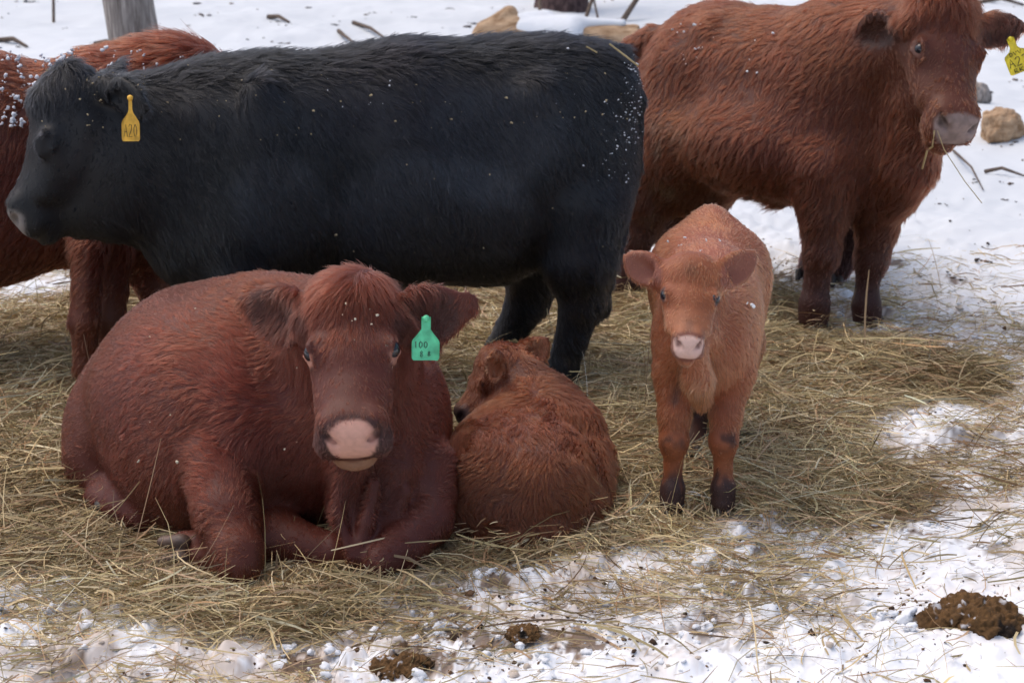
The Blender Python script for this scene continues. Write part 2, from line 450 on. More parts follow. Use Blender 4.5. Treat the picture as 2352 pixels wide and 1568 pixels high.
def ear_tag(O, right, down, Wd, Ht, col, rows, ink, par, base, label, taper=0.16, lower=0.52):
    """O: top of stem; panel hangs along `down`; rows = [(text, x0, x1, y0, y1)] in panel fractions"""
    right = nrm(right); down = np.asarray(down, float); down = nrm(down - down.dot(right) * right); n = np.cross(right, down)   # n faces away from viewer or to him
    if n.dot(CAMP - O) < 0: n = -n
    prof = [(0, taper / 2), (.1, taper / 2), (.28, taper / 2), (.36, taper * .75), (lower, .46), (lower + .06, .5), (.70, .5), (.80, .5), (.9, .5), (.96, .49), (1, .43)]
    th = 0.0022; cr = [-1, -.66, -.33, 0, .33, .66, 1]
    def at(x, y, o=0.0): return O + right * x * Wd + down * y * Ht + n * (o + Wd * (.10 * x * x * 4 * y + .05 * math.sin(2.4 * y + 5 * x * y)))
    nr, nc = len(prof), len(cr)
    V = [at(c * hw, y, q) for q in (th, -th) for y, hw in prof for c in cr]; m_ = nr * nc
    bm_f = []
    for i in range(nr - 1):
        for j in range(nc - 1):
            q = [i * nc + j, i * nc + j + 1, (i + 1) * nc + j + 1, (i + 1) * nc + j]; bm_f.append(q); bm_f.append([m_ + k for k in q[::-1]])
    rim = [(0, j) for j in range(nc)] + [(i, nc - 1) for i in range(1, nr)] + [(nr - 1, j) for j in range(nc - 2, -1, -1)] + [(i, 0) for i in range(nr - 2, 0, -1)]
    for (i0, j0), (i1, j1) in zip(rim, rim[1:] + rim[:1]):
        p0, p1 = i0 * nc + j0, i1 * nc + j1; bm_f.append([p0, p1, m_ + p1, m_ + p0])
    # round button holding it on the ear
    bt = uv_sphere(O + down * Ht * .03 + n * .003, .009, 6, 10)
    v, f = join([(np.array(V), np.array(bm_f)), bt])
    mt = plain_mat("tag_plastic", col, 0.5, 0.35, 38, 0.30, 0.08)
    o = mesh_obj("ear_tag", v, f, mt, par, base, smooth=False); o["label"] = label
    T = []
    for text, x0, x1, y0, y1 in rows:
        cw = (x1 - x0) / len(text)
        for i, ch in enumerate(text):
            if ch == ' ': continue
            for st in GLY[ch]:
                pts = [at(x0 + cw * (i + .1 + .72 * gx), y1 - (y1 - y0) * gy, th + .0006) for gx, gy in st]
                T.append(tube(pts, Wd * .016, 5))
    v, f = join(T)
    q = mesh_obj("tag_number", v, f, ink, o, None, smooth=False)
    q.data.transform(Matrix.Translation(-Vector(base)))
    return o

# ------------------------------------------------------------------ finishing an animal
def finish(name, B, h, base, head, label, cat, group, base_col, paint, flowf, lenf, n, mat, seed, rough=0.004, eyes=True, eye_r=.056, ear_col=None, **kw):
    P, Q = B.mesh(h, 2, rough, seed)
    N = vnormals(P, Q)
    hl = head.local(P) if head is not None else np.full((len(P), 3), -9.0)
    col = np.tile(np.asarray(base_col, float), (len(P), 1))
    col = col * (1 + 0.20 * fbm(P, 5.0, seed, 3)[:, None] * np.array((.7, 1.0, 1.0))) * (1 + .22 * fbm(P, 3.0, seed + 40, 2)[:, None] * np.array((0, .5, -.6)))
    flow = flowf(P, N, hl); length = lenf(P, N, hl)
    col, length = paint(P, N, hl, col, length)
    if ear_col is not None: ei = ear_inside(B, P, N); col = mixc(col, ear_col, ei * .75); length = length * (1 - .15 * ei)
    SURF.append((label, P, N))
    o = mesh_obj(name, P, Q, M_skin, None, base, cols=col * 0.8)
    tag(o, label, cat, group)
    if callable(kw.get('lift')): kw['lift'] = kw['lift'](P, N)
    fur(P, Q, N, n, length, flow, col, mat, o, base, seed=seed, **kw)
    if eyes and head is not None: head.eyes(o, base, eye_r)
    return o
SURF = []
def ear_inside(B, P, N):
    m = np.zeros(len(P))
    for c, R, ln, wd in B.ears:
        q = (P - c) @ R
        m = np.maximum(m, (1 - sstep(.7, 1.1, (q[:, 0] / (ln * .50)) ** 2 + (q[:, 1] / (wd * .46)) ** 2)) * (np.abs(q[:, 2]) < .06) * sstep(.1, .5, N @ R[:, 2]))
    return m
def head_mask(hl):   # 1 on the head proper, 0 on the body
    return sstep(-.25, .05, hl[:, 0]) * (1 - sstep(.42, .55, np.abs(hl[:, 1]))) * sstep(-.62, -.45, hl[:, 2]) * (1 - sstep(1.1, 1.3, hl[:, 0])) * (1 - sstep(.3, .5, hl[:, 2]))
def nose_mask(hl, m=1.0):
    x, z = hl[:, 0] - .925, hl[:, 2] + .13
    a = .72 * x - .69 * z; b = .69 * x + .72 * z
    e = (np.abs(a + .01) / .122) ** 2.6 + (np.abs(hl[:, 1]) / (.158 * m - .20 * m * np.clip(a, -.06, .12))) ** 2.6 + (b / .10) ** 2
    return (1 - sstep(.85, 1.15, e)) * sstep(-.266, -.250, hl[:, 2])
def nostril_mask(hl, m=1.0):
    y, x, z = np.abs(hl[:, 1]), hl[:, 0], hl[:, 2]
    return (1 - sstep(.018, .040, np.sqrt((x - .915) ** 2 + (y - .115 * m) ** 2 + (z + .085) ** 2 * .6))) + .8 * (1 - sstep(.010, .026, np.sqrt((x - .885) ** 2 * .5 + (y - .132 * m) ** 2 + (z + .062) ** 2 * .5)))
def chin_mask(hl):
    return (1 - sstep(.9, 1.3, ((hl[:, 0] - .95) / .10) ** 2 + (hl[:, 1] / .14) ** 2 + ((hl[:, 2] + .305) / .065) ** 2)) * sstep(-.245, -.258, hl[:, 2])
def eye_mask(hl, r=.075):
    return 1 - sstep(.6, 1.0, ((hl[:, 0] - .41) / (r * 1.25)) ** 2 + ((np.abs(hl[:, 1]) - .245) / .055) ** 2 + ((hl[:, 2] + .068) / r) ** 2)
def mixc(col, c, m): return col * (1 - m[:, None]) + np.asarray(c) * m[:, None]
#ANIMALS
UP = V3(0, 0, 1)
def project(P):
    y, z = P[:, 1], P[:, 2] - CAM_H; dep = y * _cp - z * _sp; vv = y * _sp + z * _cp
    return np.column_stack((1176 + FPX * P[:, 0] / dep, 784 - FPX * vv / dep))
def body_flow(P, N, hl, fwd, head, back=0.6, down=0.8):
    up = np.array((0, 0, 1.0))
    topw = sstep(.35, .9, N[:, 2])[:, None]
    f = -np.asarray(fwd) * (back + .6 * topw) - up * down * (1 - .5 * topw)
    if head is not None:
        m = head_mask(hl)[:, None]
        side = np.sign(hl[:, 1])[:, None] * sstep(.02, .14, np.abs(hl[:, 1]))[:, None]
        hf = head.X * 1.0 + head.Y * side * .55 - head.Z * .1
        f = f * (1 - m) + hf * m
    return f

# ================================================================== black cow, side on, facing left
def black_cow():
    B = Body()
    def M(px, py, d=0.0): return W(px, py, 5.75 - (1385 - px) * .00044 + d)
    fwd = nrm(M(300, 400) * (1, 1, 0) - M(1300, 400) * (1, 1, 0)); left = np.cross(UP, fwd)
    R = np.column_stack((fwd, left, UP))
    def E(px, py, rx, rz, ry, k=.10):
        c = M(px, py); s = mpp(c); B.ell(c, (rx * s, ry * s, rz * s), R, k)
    E(640, 415, 225, 260, 180); E(930, 392, 330, 275, 200); E(1255, 335, 208, 228, 185)
    E(1130, 400, 200, 255, 205); E(1380, 200, 75, 75, 110, .06)
    s = mpp(M(900, 200)); B.chain([(M(520, 300), 150 * s), (M(640, 270), 122 * s), (M(930, 227), 122 * s), (M(1180, 212), 120 * s), (M(1330, 214), 118 * s)], .08)
    E(545, 500, 130, 190, 190, .08)                       # shoulder
    E(1310, 400, 140, 190, 175, .08)                      # thigh
    E(470, 560, 120, 110, 110, .08)                       # brisket
    s = mpp(M(400, 380))
    B.seg(M(540, 395), M(330, 362), 232 * s, 178 * s, .1, (left, .62))
    B.seg(M(330, 345), M(250, 330), 150 * s, 130 * s, .06, (left, .62))
    B.seg(M(330, 440), M(200, 455), 105 * s, 78 * s, .06, (left, .7))
    B.ell(M(1135, 330, -.335), (.13, .065, .13), R, .10, True); B.ell(M(820, 430, -.325), (.05, .05, .22), R, .10, True)
    B.ell(M(1240, 215, -.20), (.06, .06, .05), R, .06); B.ell(M(600, 330, -.19), (.07, .06, .20), R, .06)
    # legs
    nl = lambda px, py, Y: W(px, py, Y)
    near, far = 5.50, 5.92
    B.chain([(W(1325, 500, 5.55), .165), (W(1330, 600, near), .125), (W(1335, 690, near), .074), (W(1312, 780, near), .051), (W(1290, 850, near), .055), (W(1282, 880, near), .058)], .05)
    B.chain([(W(1235, 520, far - .1), .15), (W(1228, 610, far), .115), (W(1212, 690, far), .076), (W(1172, 765, far), .056), (W(1150, 800, far), .060)], .05)
    fl, fr = M(560, 640, -.16), M(500, 620, .2)
    B.chain([(M(560, 560, -.12), .13), (fl, .10), (fl + (.0, 0, -.2), .07), (V3(fl[0], fl[1], .06), .055)], .05)
    B.chain([(M(500, 560, .12), .12), (fr, .10), (fr + (.0, 0, -.2), .07), (V3(fr[0], fr[1], .06), .055)], .05)
    # tail
    B.chain([(M(1420, 140), .045), (M(1452, 230), .042), (M(1450, 380), .035), (M(1418, 540, -.05), .030), (W(1388, 650, 5.55), .028), (W(1374, 700, 5.55), .040), (W(1368, 740, 5.55), .012)], .03)
    X = M(135 - 142, 164 + 347) - M(135, 164); L = np.linalg.norm(X)
    H = Head(M(135, 164), X, np.cross(X, left), L, wid=.95, muz=.9); H.build(B, .62)
    B.seg(H.P(.02, 0, -.06), H.P(.2, 0, -.02), .1 * L, .13 * L, .05)     # curly poll
    B.seg(H.P(.88, 0, -.26), M(225, 462), .085 * L, 74 * s, .05, (left, .75)); B.seg(H.P(.62, 0, -.30), M(300, 450), .12 * L, 88 * s, .03, (left, .70)); B.seg(H.P(.24, .15, -.24), H.P(.52, .13, -.27), .085 * L, .075 * L, .03)
    for q in (1, -1): B.seg(H.P(.34, .25 * q, -.035), H.P(.49, .235 * q, -.06), .013 * L, .010 * L, .02)
    er = M(258, 205, -.11); et = M(340, 252, -.27)
    ear(B, er, et, (-.45, -.8, -.25), .135, rnd=.47, tipw=.14)
    er2 = M(240, 190, .13); ear(B, er2, M(275, 160, .30), (-.7, -.2, .4), .11)
    def paint(P, N, hl, col, ln):
        m = nose_mask(hl); col = mixc(col, (.26, .23, .21), m * sstep(.84, .92, hl[:, 0] - .3 * hl[:, 2])); ln = ln * (1 - m)
        e = eye_mask(hl, .05); ln = ln * (1 - e)
        px = project(P); sheen_paint = (1 - sstep(.55, 1.1, ((px[:, 0] - 985) / 260) ** 2 + ((px[:, 1] - 490) / 150) ** 2 + .35 * fbm(P, 5, 88))) + .7 * (1 - sstep(.5, 1.1, ((px[:, 0] - 640) / 120) ** 2 + ((px[:, 1] - 470) / 130) ** 2 + .35 * fbm(P, 5, 89))) + .5 * (1 - sstep(.5, 1.1, ((px[:, 0] - 1150) / 170) ** 2 + ((px[:, 1] - 300) / 110) ** 2 + .5 * fbm(P, 5, 90)))  # bluish sheen on flank and shoulder, painted into the coat colour
        col = mixc(col, (.034, .038, .046), np.clip(sheen_paint, 0, 1) * (N[:, 1] < .2) * .75); col = col * (1 - .45 * sstep(.3, .8, N[:, 2]) * (1 - head_mask(hl)))[:, None]  # lays in the painted sheen; upward-facing back is shaded darker in colour
        mud = sstep(.15, .5, fbm(P, 16, 4)) * (1 - sstep(.25, .55, P[:, 2]))
        col = mixc(col, (.05, .038, .028), mud * .5)
        return col, ln
    def ln(P, N, hl):
        l = np.full(len(P), .021); hm = head_mask(hl)
        l *= 1 + .8 * sstep(.6, .95, N[:, 2])
        l = np.where(P[:, 2] < .35, np.minimum(l, .012 + .05 * np.clip(P[:, 2], 0, .4)), l)
        face = .011 + .012 * (1 - sstep(.12, .45, hl[:, 0])) * sstep(-.22, -.05, hl[:, 2])
        return l * (1 - hm) + face * hm
    base = V3(*(M(850, 400)[:2]), 0)
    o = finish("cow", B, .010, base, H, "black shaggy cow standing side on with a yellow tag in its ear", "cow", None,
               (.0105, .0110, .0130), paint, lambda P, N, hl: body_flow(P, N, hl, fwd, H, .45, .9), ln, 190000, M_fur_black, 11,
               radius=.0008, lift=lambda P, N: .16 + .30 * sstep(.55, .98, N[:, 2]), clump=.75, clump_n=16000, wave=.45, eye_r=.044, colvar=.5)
    hoof(W(1270, 893, near), fwd, .075, M_hoof, o, base); hoof(W(1140, 815, far), fwd, .075, M_hoof, o, base)
    hoof(V3(fl[0], fl[1], 0) + fwd * .03, fwd, .075, M_hoof, o, base); hoof(V3(fr[0], fr[1], 0) + fwd * .03, fwd, .075, M_hoof, o, base)
    T = M(299, 222, -.275); s = mpp(T)
    ear_tag(T, (1, .12, -.03), (-.03, -.12, -1), 66 * s * .62, 102 * s, (.72, .40, .05), [("A20", -.40, .40, .62, .90)], M_ink_dark, o, base,
            "yellow ear tag with A20 written on it", .2, .55)
    return o

# ================================================================== red cow lying in front, head towards us
def lying_cow():
    B = Body()
    fwd = nrm(V3(.62, -.78, 0)); left = np.cross(UP, fwd); R = np.column_stack((fwd, left, UP))
    c = W(528, 925, 4.55); B.ell(c, (.455, .37, .342), R, .10)
    c2 = W(790, 975, 4.46); B.ell(c2, (.29, .30, .33), R, .08)
    B.ell(W(385, 965, 4.76), (.275, .285, .275), R, .08)                     # hips
    B.ell(W(302, 1020, 4.67), (.19, .19, .22), R, .04)
    B.ell(W(425, 1050, 4.38), (.29, .18, .21), R, .05)                    # belly bulge
    B.ell(W(362, 768, 4.86), (.075, .06, .07), R, .06); B.ell(W(590, 770, 4.40), (.05, .05, .14), np.column_stack((fwd, left, UP)), .06)
    # withers and neck
    B.ell(W(640, 800, 4.5), (.24, .19, .20), R, .09)
    B.chain([(W(740, 830, 4.46), .225), (W(800, 760, 4.30), .165), (W(808, 735, 4.17), .13)], .06)
    B.seg(W(840, 1010, 4.30), W(830, 880, 4.26), .19, .15, .08)
    # near (image left) shoulder and folded foreleg
    B.ell(W(545, 1010, 4.24), (.13, .12, .21), np.column_stack((nrm(V3(.5, -.85, .2)), nrm(V3(.85, .5, 0)), nrm(V3(-.15, .1, 1)))), .032)
    B.seg(W(436, 1070, 4.20), W(456, 1225, 4.10), .013, .010, .03, None, True)
    B.chain([(W(498, 1060, 4.17), .095), (W(518, 1180, 4.05), .080), (W(546, 1268, 3.96), .065), (W(550, 1300, 3.93), .056)], .03)
    B.chain([(W(545, 1290, 3.98), .058), (W(480, 1280, 4.03), .046), (W(440, 1262, 4.07), .046), (W(422, 1258, 4.08), .042)], .03)
    # right foreleg folded under the chest
    B.chain([(W(960, 1100, 4.27), .12), (W(985, 1195, 4.14), .064), (W(930, 1252, 4.04), .058), (W(878, 1290, 3.99), .050)], .022)
    B.seg(W(640, 1240, 4.12), W(760, 1275, 4.08), .075, .055, .06)
    # dewlap
    B.chain([(W(800, 1040, 4.10), .06), (W(800, 1160, 4.10), .052), (W(820, 1250, 4.05), .045), (W(832, 1280, 4.03), .030)], .04)
    B.chain([(W(905, 1080, 4.16), .06), (W(875, 1190, 4.11), .045), (W(840, 1275, 4.04), .030)], .04)
    B.chain([(W(785, 1080, 4.06), .018), (W(772, 1180, 4.03), .018), (W(806, 1276, 3.99), .018)], .014)
    B.chain([(W(862, 1110, 4.06), .016), (W(842, 1200, 4.03), .018), (W(818, 1282, 3.99), .018)], .014)
    B.chain([(W(930, 1130, 4.10), .018), (W(890, 1215, 4.07), .018), (W(845, 1285, 4.01), .018)], .014)
    # skin folds behind the elbow
    for i in range(3): B.seg(W(418 + 14 * i, 1040 + 6 * i, 4.235), W(448 + 14 * i, 1140 + 6 * i, 4.17), .012, .010, .03)
    # hind leg: thigh behind the belly, hock and foot beside it
    B.chain([(W(246, 965, 4.66), .115), (W(236, 1060, 4.60), .105), (W(255, 1125, 4.52), .075)], .02)
    B.chain([(W(240, 1150, 4.44), .062), (W(285, 1165, 4.36), .055), (W(330, 1190, 4.30), .045)], .03)
    X = W(803, 1010, 3.80) - W(805, 642, 4.13); L = np.linalg.norm(X) * 1.0
    H = Head(W(806, 644, 4.125), X, V3(.0, -1, .45), L, wid=.98, muz=1.16); H.build(B)
    B.ell(H.P(.08, 0, -.10), np.array((.16, .20, .14)) * L, H.R, .05)
    ear(B, H.P(.17, -.20, -.15), W(562, 702, 4.22), (.1, -.95, .1), .155, rnd=.50, tipw=.16)
    ear(B, H.P(.19, .20, -.15), W(1068, 712, 4.15), (-.1, -.95, .05), .170, rnd=.52, tipw=.24)
    def paint(P, N, hl, col, ln):
        m = nose_mask(hl, .90); ch = chin_mask(hl)
        ring = (1 - sstep(.75, 1.0, ((hl[:, 0] - .91) / .15) ** 2 + (hl[:, 1] / .25) ** 2 + ((hl[:, 2] + .15) / .18) ** 2)) * sstep(.76, .82, hl[:, 0] + .3 * np.abs(hl[:, 1]) - .6 * np.clip(hl[:, 2] + .05, -.3, 0) * (np.abs(hl[:, 1]) > .12))
        col = mixc(col, (.020, .013, .014), ring * .62 * (1 - ch) * (1 - sstep(-.22, -.26, hl[:, 2]) * (np.abs(hl[:, 1]) < .15)))
        col = mixc(col, (.30, .15, .085), ch); ln = np.where(ch > .5, .006, ln)
        ns = sstep(-.1, .6, fbm(P, 160, 3)) * .12
        col = mixc(col, (.74, .40, .30), m); col = mixc(col, (.50, .22, .16), m * sstep(.3, .9, np.abs(hl[:, 1]) / .14) * .45); col = col * (1 - ns * m)[:, None]; ln = ln * (1 - m)
        nostril = np.clip(nostril_mask(hl, 1.16), 0, 1)
        col = mixc(col, (.05, .018, .014), nostril * .95)
        e = eye_mask(hl, .088); col = mixc(col, (.42, .19, .13), e * np.maximum(sstep(-.055, -.095, hl[:, 2]), sstep(.44, .47, hl[:, 0]))); ln = ln * (1 - e)
        col = mixc(col, (.025, .016, .016), .55 * eye_mask(hl, .10) * (1 - e))
        return col, ln
    def ln(P, N, hl):
        l = np.full(len(P), .012); hm = head_mask(hl)
        l *= 1 + .3 * sstep(.2, .6, noise(P, 6, 3)) + 1.1 * np.exp(-((P - W(650, 900, 4.25)) ** 2).sum(1) / .10)
        l = np.where(P[:, 2] < .12, .010, l)
        face = .010 + .022 * (1 - sstep(.05, .26, hl[:, 0])) * sstep(-.30, -.12, hl[:, 2]) * (1 - sstep(.18, .25, np.abs(hl[:, 1]))) + .008 * (1 - sstep(.3, .5, hl[:, 0]))
        earw = sstep(.24, .30, np.abs(hl[:, 1])) * (1 - sstep(.3, .42, hl[:, 0]))
        face = face + .014 * earw
        return l * (1 - hm) + face * hm
    base = V3(*(W(600, 1000, 4.5)[:2]), 0)
    o = finish("cow", B, .0075, base, H, "big red cow lying on the hay facing us, green tag in its ear", "cow", "red cows of the herd",
               (.100, .0212, .0112), paint, lambda P, N, hl: body_flow(P, N, hl, fwd, H, .75, .6), ln, 330000, M_fur, 21,
               radius=.00062, lift=.20, clump=.65, clump_n=22000, wave=.45, ear_col=(.050, .017, .012))
    hoof(W(408, 1268, 4.06), nrm(V3(-.95, -.10, .12)), .088, M_hoof_pale, o, base, (.1, -.85, .5))
    hoof(W(262, 1182, 4.38), nrm(V3(.5, -.85, .1)), .075, M_hoof, o, base, (-.3, -.3, .9))
    T = W(979, 728, 4.03); s = mpp(T)
    ear_tag(T, (1, .03, -.03), (-.06, -.12, -1), 64 * s, 100 * s, (.10, .52, .27), [("100", -.44, .10, .56, .71), ("8", -.22, -.06, .78, .92), ("8", .06, .2, .79, .90)], M_ink, o, base,
            "green ear tag with faded writing", .34, .52)
    return o

# ================================================================== red cow standing at the right
def right_cow():
    B = Body()
    fwd = nrm(V3(.79, -.62, 0)); left = np.cross(UP, fwd); R = np.column_stack((fwd, left, UP))
    rear, front = W(1640, 215, 7.05), W(1940, 225, 6.55); mid = W(1790, 230, 6.80)
    B.ell(mid, (.62, .33, .365), R, .1); B.ell(front, (.32, .29, .40), R, .1); B.ell(rear, (.30, .31, .37), R, .1)
    B.ell(W(1600, 330, 6.95), (.22, .29, .30), R, .08)
    B.ell(W(1960, 370, 6.50), (.24, .25, .24), R, .08)
    B.ell(W(1760, 330, 6.62), (.40, .27, .21), R, .1)
    B.seg(W(1785, 405, 6.62), W(1792, 450, 6.62), .08, .03, .06)           # navel tuft
    rt = -left; B.ell(mid - fwd * .30 + rt * .375 + UP * .10, (.12, .065, .12), R, .10, True); B.ell(rear + fwd * .10 + rt * .20 + UP * .27, (.07, .06, .06), R, .06)
    # neck and dewlap
    B.seg(W(2010, 150, 6.48), W(2130, 80, 6.20), .27, .17, .08)
    B.seg(W(2050, 330, 6.40), W(2130, 190, 6.15), .18, .11, .07)
    B.chain([(W(2125, 250, 6.12), .07), (W(2088, 380, 6.22), .105), (W(2045, 445, 6.32), .10)], .08)
    # forelegs
    B.chain([(W(1890, 390, 6.35), .145), (W(1893, 500, 6.32), .088), (W(1888, 585, 6.30), .067), (W(1876, 645, 6.30), .043), (W(1870, 695, 6.30), .058), (W(1868, 728, 6.30), .060)], .05)
    B.chain([(W(2022, 420, 6.40), .125), (W(2014, 525, 6.40), .080), (W(2002, 600, 6.40), .064), (W(1993, 650, 6.40), .042), (W(1990, 700, 6.39), .055), (W(1992, 724, 6.39), .058)], .05)
    # hind legs
    B.chain([(W(1530, 330, 6.95), .20), (W(1480, 460, 6.90), .12), (W(1458, 540, 6.88), .075), (W(1446, 610, 6.86), .060), (W(1440, 650, 6.85), .062)], .06)
    B.chain([(W(1640, 350, 7.05), .17), (W(1600, 460, 7.08), .13), (W(1545, 530, 7.12), .085), (W(1550, 600, 7.10), .060), (W(1555, 635, 7.10), .062)], .06)
    # tail
    B.chain([(W(1500, 85, 7.12), .05), (W(1455, 110, 7.18), .045), (W(1470, 240, 7.12), .04), (W(1492, 400, 7.0), .035), (W(1502, 500, 6.95), .045), (W(1488, 570, 6.93), .012)], .04)
    X = W(2222, 300, 5.75) - W(2176, -18, 6.06); L = np.linalg.norm(X)
    H = Head(W(2176, -18, 6.06), X, V3(.35, -.9, .45), L, wid=1.0, muz=1.02); H.build(B)
    B.ell(H.P(.08, 0, -.10), np.array((.18, .21, .16)) * L, H.R, .06)
    ear(B, H.P(.17, -.22, -.17), W(1962, 78, 6.28), (-.1, -.9, -.1), .15)
    ear(B, H.P(.17, .20, -.17), W(2368, 66, 6.20), (.2, -.85, -.1), .14)
    def paint(P, N, hl, col, ln):
        m = nose_mask(hl); col = mixc(col, (.34, .24, .21), m); col = mixc(col, (.06, .035, .03), np.clip(nostril_mask(hl, 1.02), 0, 1) * .8); ln = ln * (1 - m)
        col = col * (1 - .3 * m * sstep(-.2, .5, fbm(P, 60, 5)))[:, None]
        e = eye_mask(hl, .050); col = mixc(col, (.13, .055, .038), e * sstep(-.055, -.10, hl[:, 2])); ln = ln * (1 - e)
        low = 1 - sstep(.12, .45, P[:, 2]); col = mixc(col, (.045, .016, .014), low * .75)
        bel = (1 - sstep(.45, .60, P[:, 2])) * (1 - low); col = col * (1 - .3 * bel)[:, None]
        light = sstep(.5, .9, hl[:, 0]) * head_mask(hl) * (1 - m); col = mixc(col, (.17, .05, .02), light * .4)
        mud = np.exp(-(((P[:, 0] - W(1515, 400, 6.9)[0]) / .07) ** 2)) * sstep(0, .5, fbm(P, 14, 8)) * (1 - sstep(.6, .8, P[:, 2]))
        col = mixc(col, (.10, .07, .045), mud * .8)
        return col, ln
    def ln(P, N, hl):
        l = np.full(len(P), .025); hm = head_mask(hl)
        l = np.where(P[:, 2] < .55, np.minimum(l, .008 + .045 * np.clip(P[:, 2] - .1, 0, 1)), l)
        l = l + .04 * np.exp(-((P - W(1790, 450, 6.62)) ** 2).sum(1) / .008)
        face = .012 + .028 * (1 - sstep(.05, .40, hl[:, 0])) * sstep(-.3, -.12, hl[:, 2])
        return l * (1 - hm) + face * hm
    base = V3(*(W(1800, 300, 6.7)[:2]), 0)
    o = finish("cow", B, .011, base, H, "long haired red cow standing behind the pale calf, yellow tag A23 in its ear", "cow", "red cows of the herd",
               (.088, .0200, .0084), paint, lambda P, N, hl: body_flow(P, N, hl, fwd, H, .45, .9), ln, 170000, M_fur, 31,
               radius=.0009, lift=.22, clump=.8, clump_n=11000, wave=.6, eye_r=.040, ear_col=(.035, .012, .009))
    for p in ((1868, 748, 6.30), (1995, 738, 6.39), (1432, 668, 6.85), (1550, 652, 7.1)):
        q = W(*p); q[2] = 0.0; hoof(q, fwd if p[0] > 1800 else fwd, .085, M_hoof, o, base)
    T = W(2320, 88, 6.02); s = mpp(T)
    ear_tag(T, (.86, -.25, .42), (-.42, -.06, -.88), 56 * s, 84 * s, (.62, .50, .03), [("0VV", -.28, .25, .40, .50), ("A23", -.42, .42, .56, .80), ("RK", -.3, .12, .86, .97)], M_ink_dark, o, base,
            "yellow ear tag with A23 written on it", .3, .45)
    return o

# ================================================================== red cow at the left edge, feeding behind the black cow
def left_cow():
    B = Body()
    fwd = nrm(V3(.985, .17, 0)); left = np.cross(UP, fwd); R = np.column_stack((fwd, left, UP))
    def M(px, py, d=0.0): return W(px, py, 5.93 + (px - 200) * .00022 + d)
    def E(px, py, rx, rz, ry, k=.1):
        c = M(px, py); s = mpp(c); B.ell(c, (rx * s, ry * s, rz * s), R, k)
    E(-120, 392, 400, 282, 225); E(270, 370, 225, 265, 190); E(400, 250, 140, 150, 110); E(-480, 380, 220, 260, 200)
    E(285, 445, 120, 130, 130)
    s = mpp(M(400, 300))
    B.seg(M(430, 260), M(560, 420), 140 * s, 110 * s, .1, (left, .7)); B.seg(M(400, 480), M(520, 620), 125 * s, 90 * s, .08, (left, .7))
    B.seg(M(345, 540), M(390, 660), 95 * s, 75 * s, .06, (left, .6))
    B.chain([(W(212, 480, 5.62), .11), (W(204, 570, 5.52), .060), (W(200, 660, 5.50), .048), (W(194, 738, 5.49), .052), (W(196, 790, 5.49), .038), (W(196, 850, 5.49), .044)], .03)
    B.chain([(W(275, 480, 5.74), .11), (W(264, 570, 5.66), .062), (W(258, 660, 5.64), .050), (W(250, 735, 5.62), .054), (W(252, 790, 5.62), .040), (W(252, 836, 5.62), .046)], .03)
    for px, d in ((-520, -.16), (-430, .2)):
        a = M(px, 560, d); B.chain([(M(px, 480, d * .7), .2), (a, .12), (V3(a[0] - .02, a[1], .35), .075), (V3(a[0], a[1], .08), .055)], .05)
    X = M(545, 800, -.1) - M(500, 560); L = .48
    H = Head(M(500, 590), X, np.cross(X, left), L); H.build(B)
    B.seg(M(500, 500), H.P(.2, 0, -.2), .17, .14, .08)
    ear(B, H.P(.12, .22, -.15), H.P(.12, .52, -.15), fwd, .13); ear(B, H.P(.12, -.22, -.15), H.P(.12, -.52, -.15), fwd, .13)
    def paint(P, N, hl, col, ln):
        hm = head_mask(hl)
        k = np.exp(-((P - W(247, 735, 5.56)) ** 2).sum(1) / .0035); col = mixc(col, (.20, .13, .10), k * .9); ln = ln * (1 - .8 * k)
        leg = (1 - sstep(.5, .62, P[:, 2])) * (P[:, 1] < 5.85) * (P[:, 0] > W(150, 600, 5.6)[0]); col = mixc(col, (.175, .048, .022), leg * .6 * sstep(-.4, .3, fbm(P * (1, 1, .3), 14, 5)))
        return col, ln * (1 - nose_mask(hl))
    def ln(P, N, hl):
        l = np.full(len(P), .026)
        l = l + .04 * np.exp(-((P - M(400, 97)) ** 2).sum(1) / .03)
        return np.where(P[:, 2] < .42, .014, l)
    base = V3(*(M(0, 400)[:2]), 0)
    o = finish("cow", B, .011, base, H, "dark red cow with snow clumps on its back, feeding behind the black cow's head", "cow", "red cows of the herd",
               (.090, .0190, .0090), paint, lambda P, N, hl: body_flow(P, N, hl, fwd, None, .6, .8), ln, 85000, M_fur, 41,
               radius=.0012, lift=.28, clump=.7, clump_n=6000, wave=.35)
    for q in (V3(W(196, 840, 5.49)[0], 5.49, 0), V3(W(252, 840, 5.62)[0], 5.62, 0)): hoof(q + fwd * .02, fwd, .075, M_hoof, o, base)
    return o

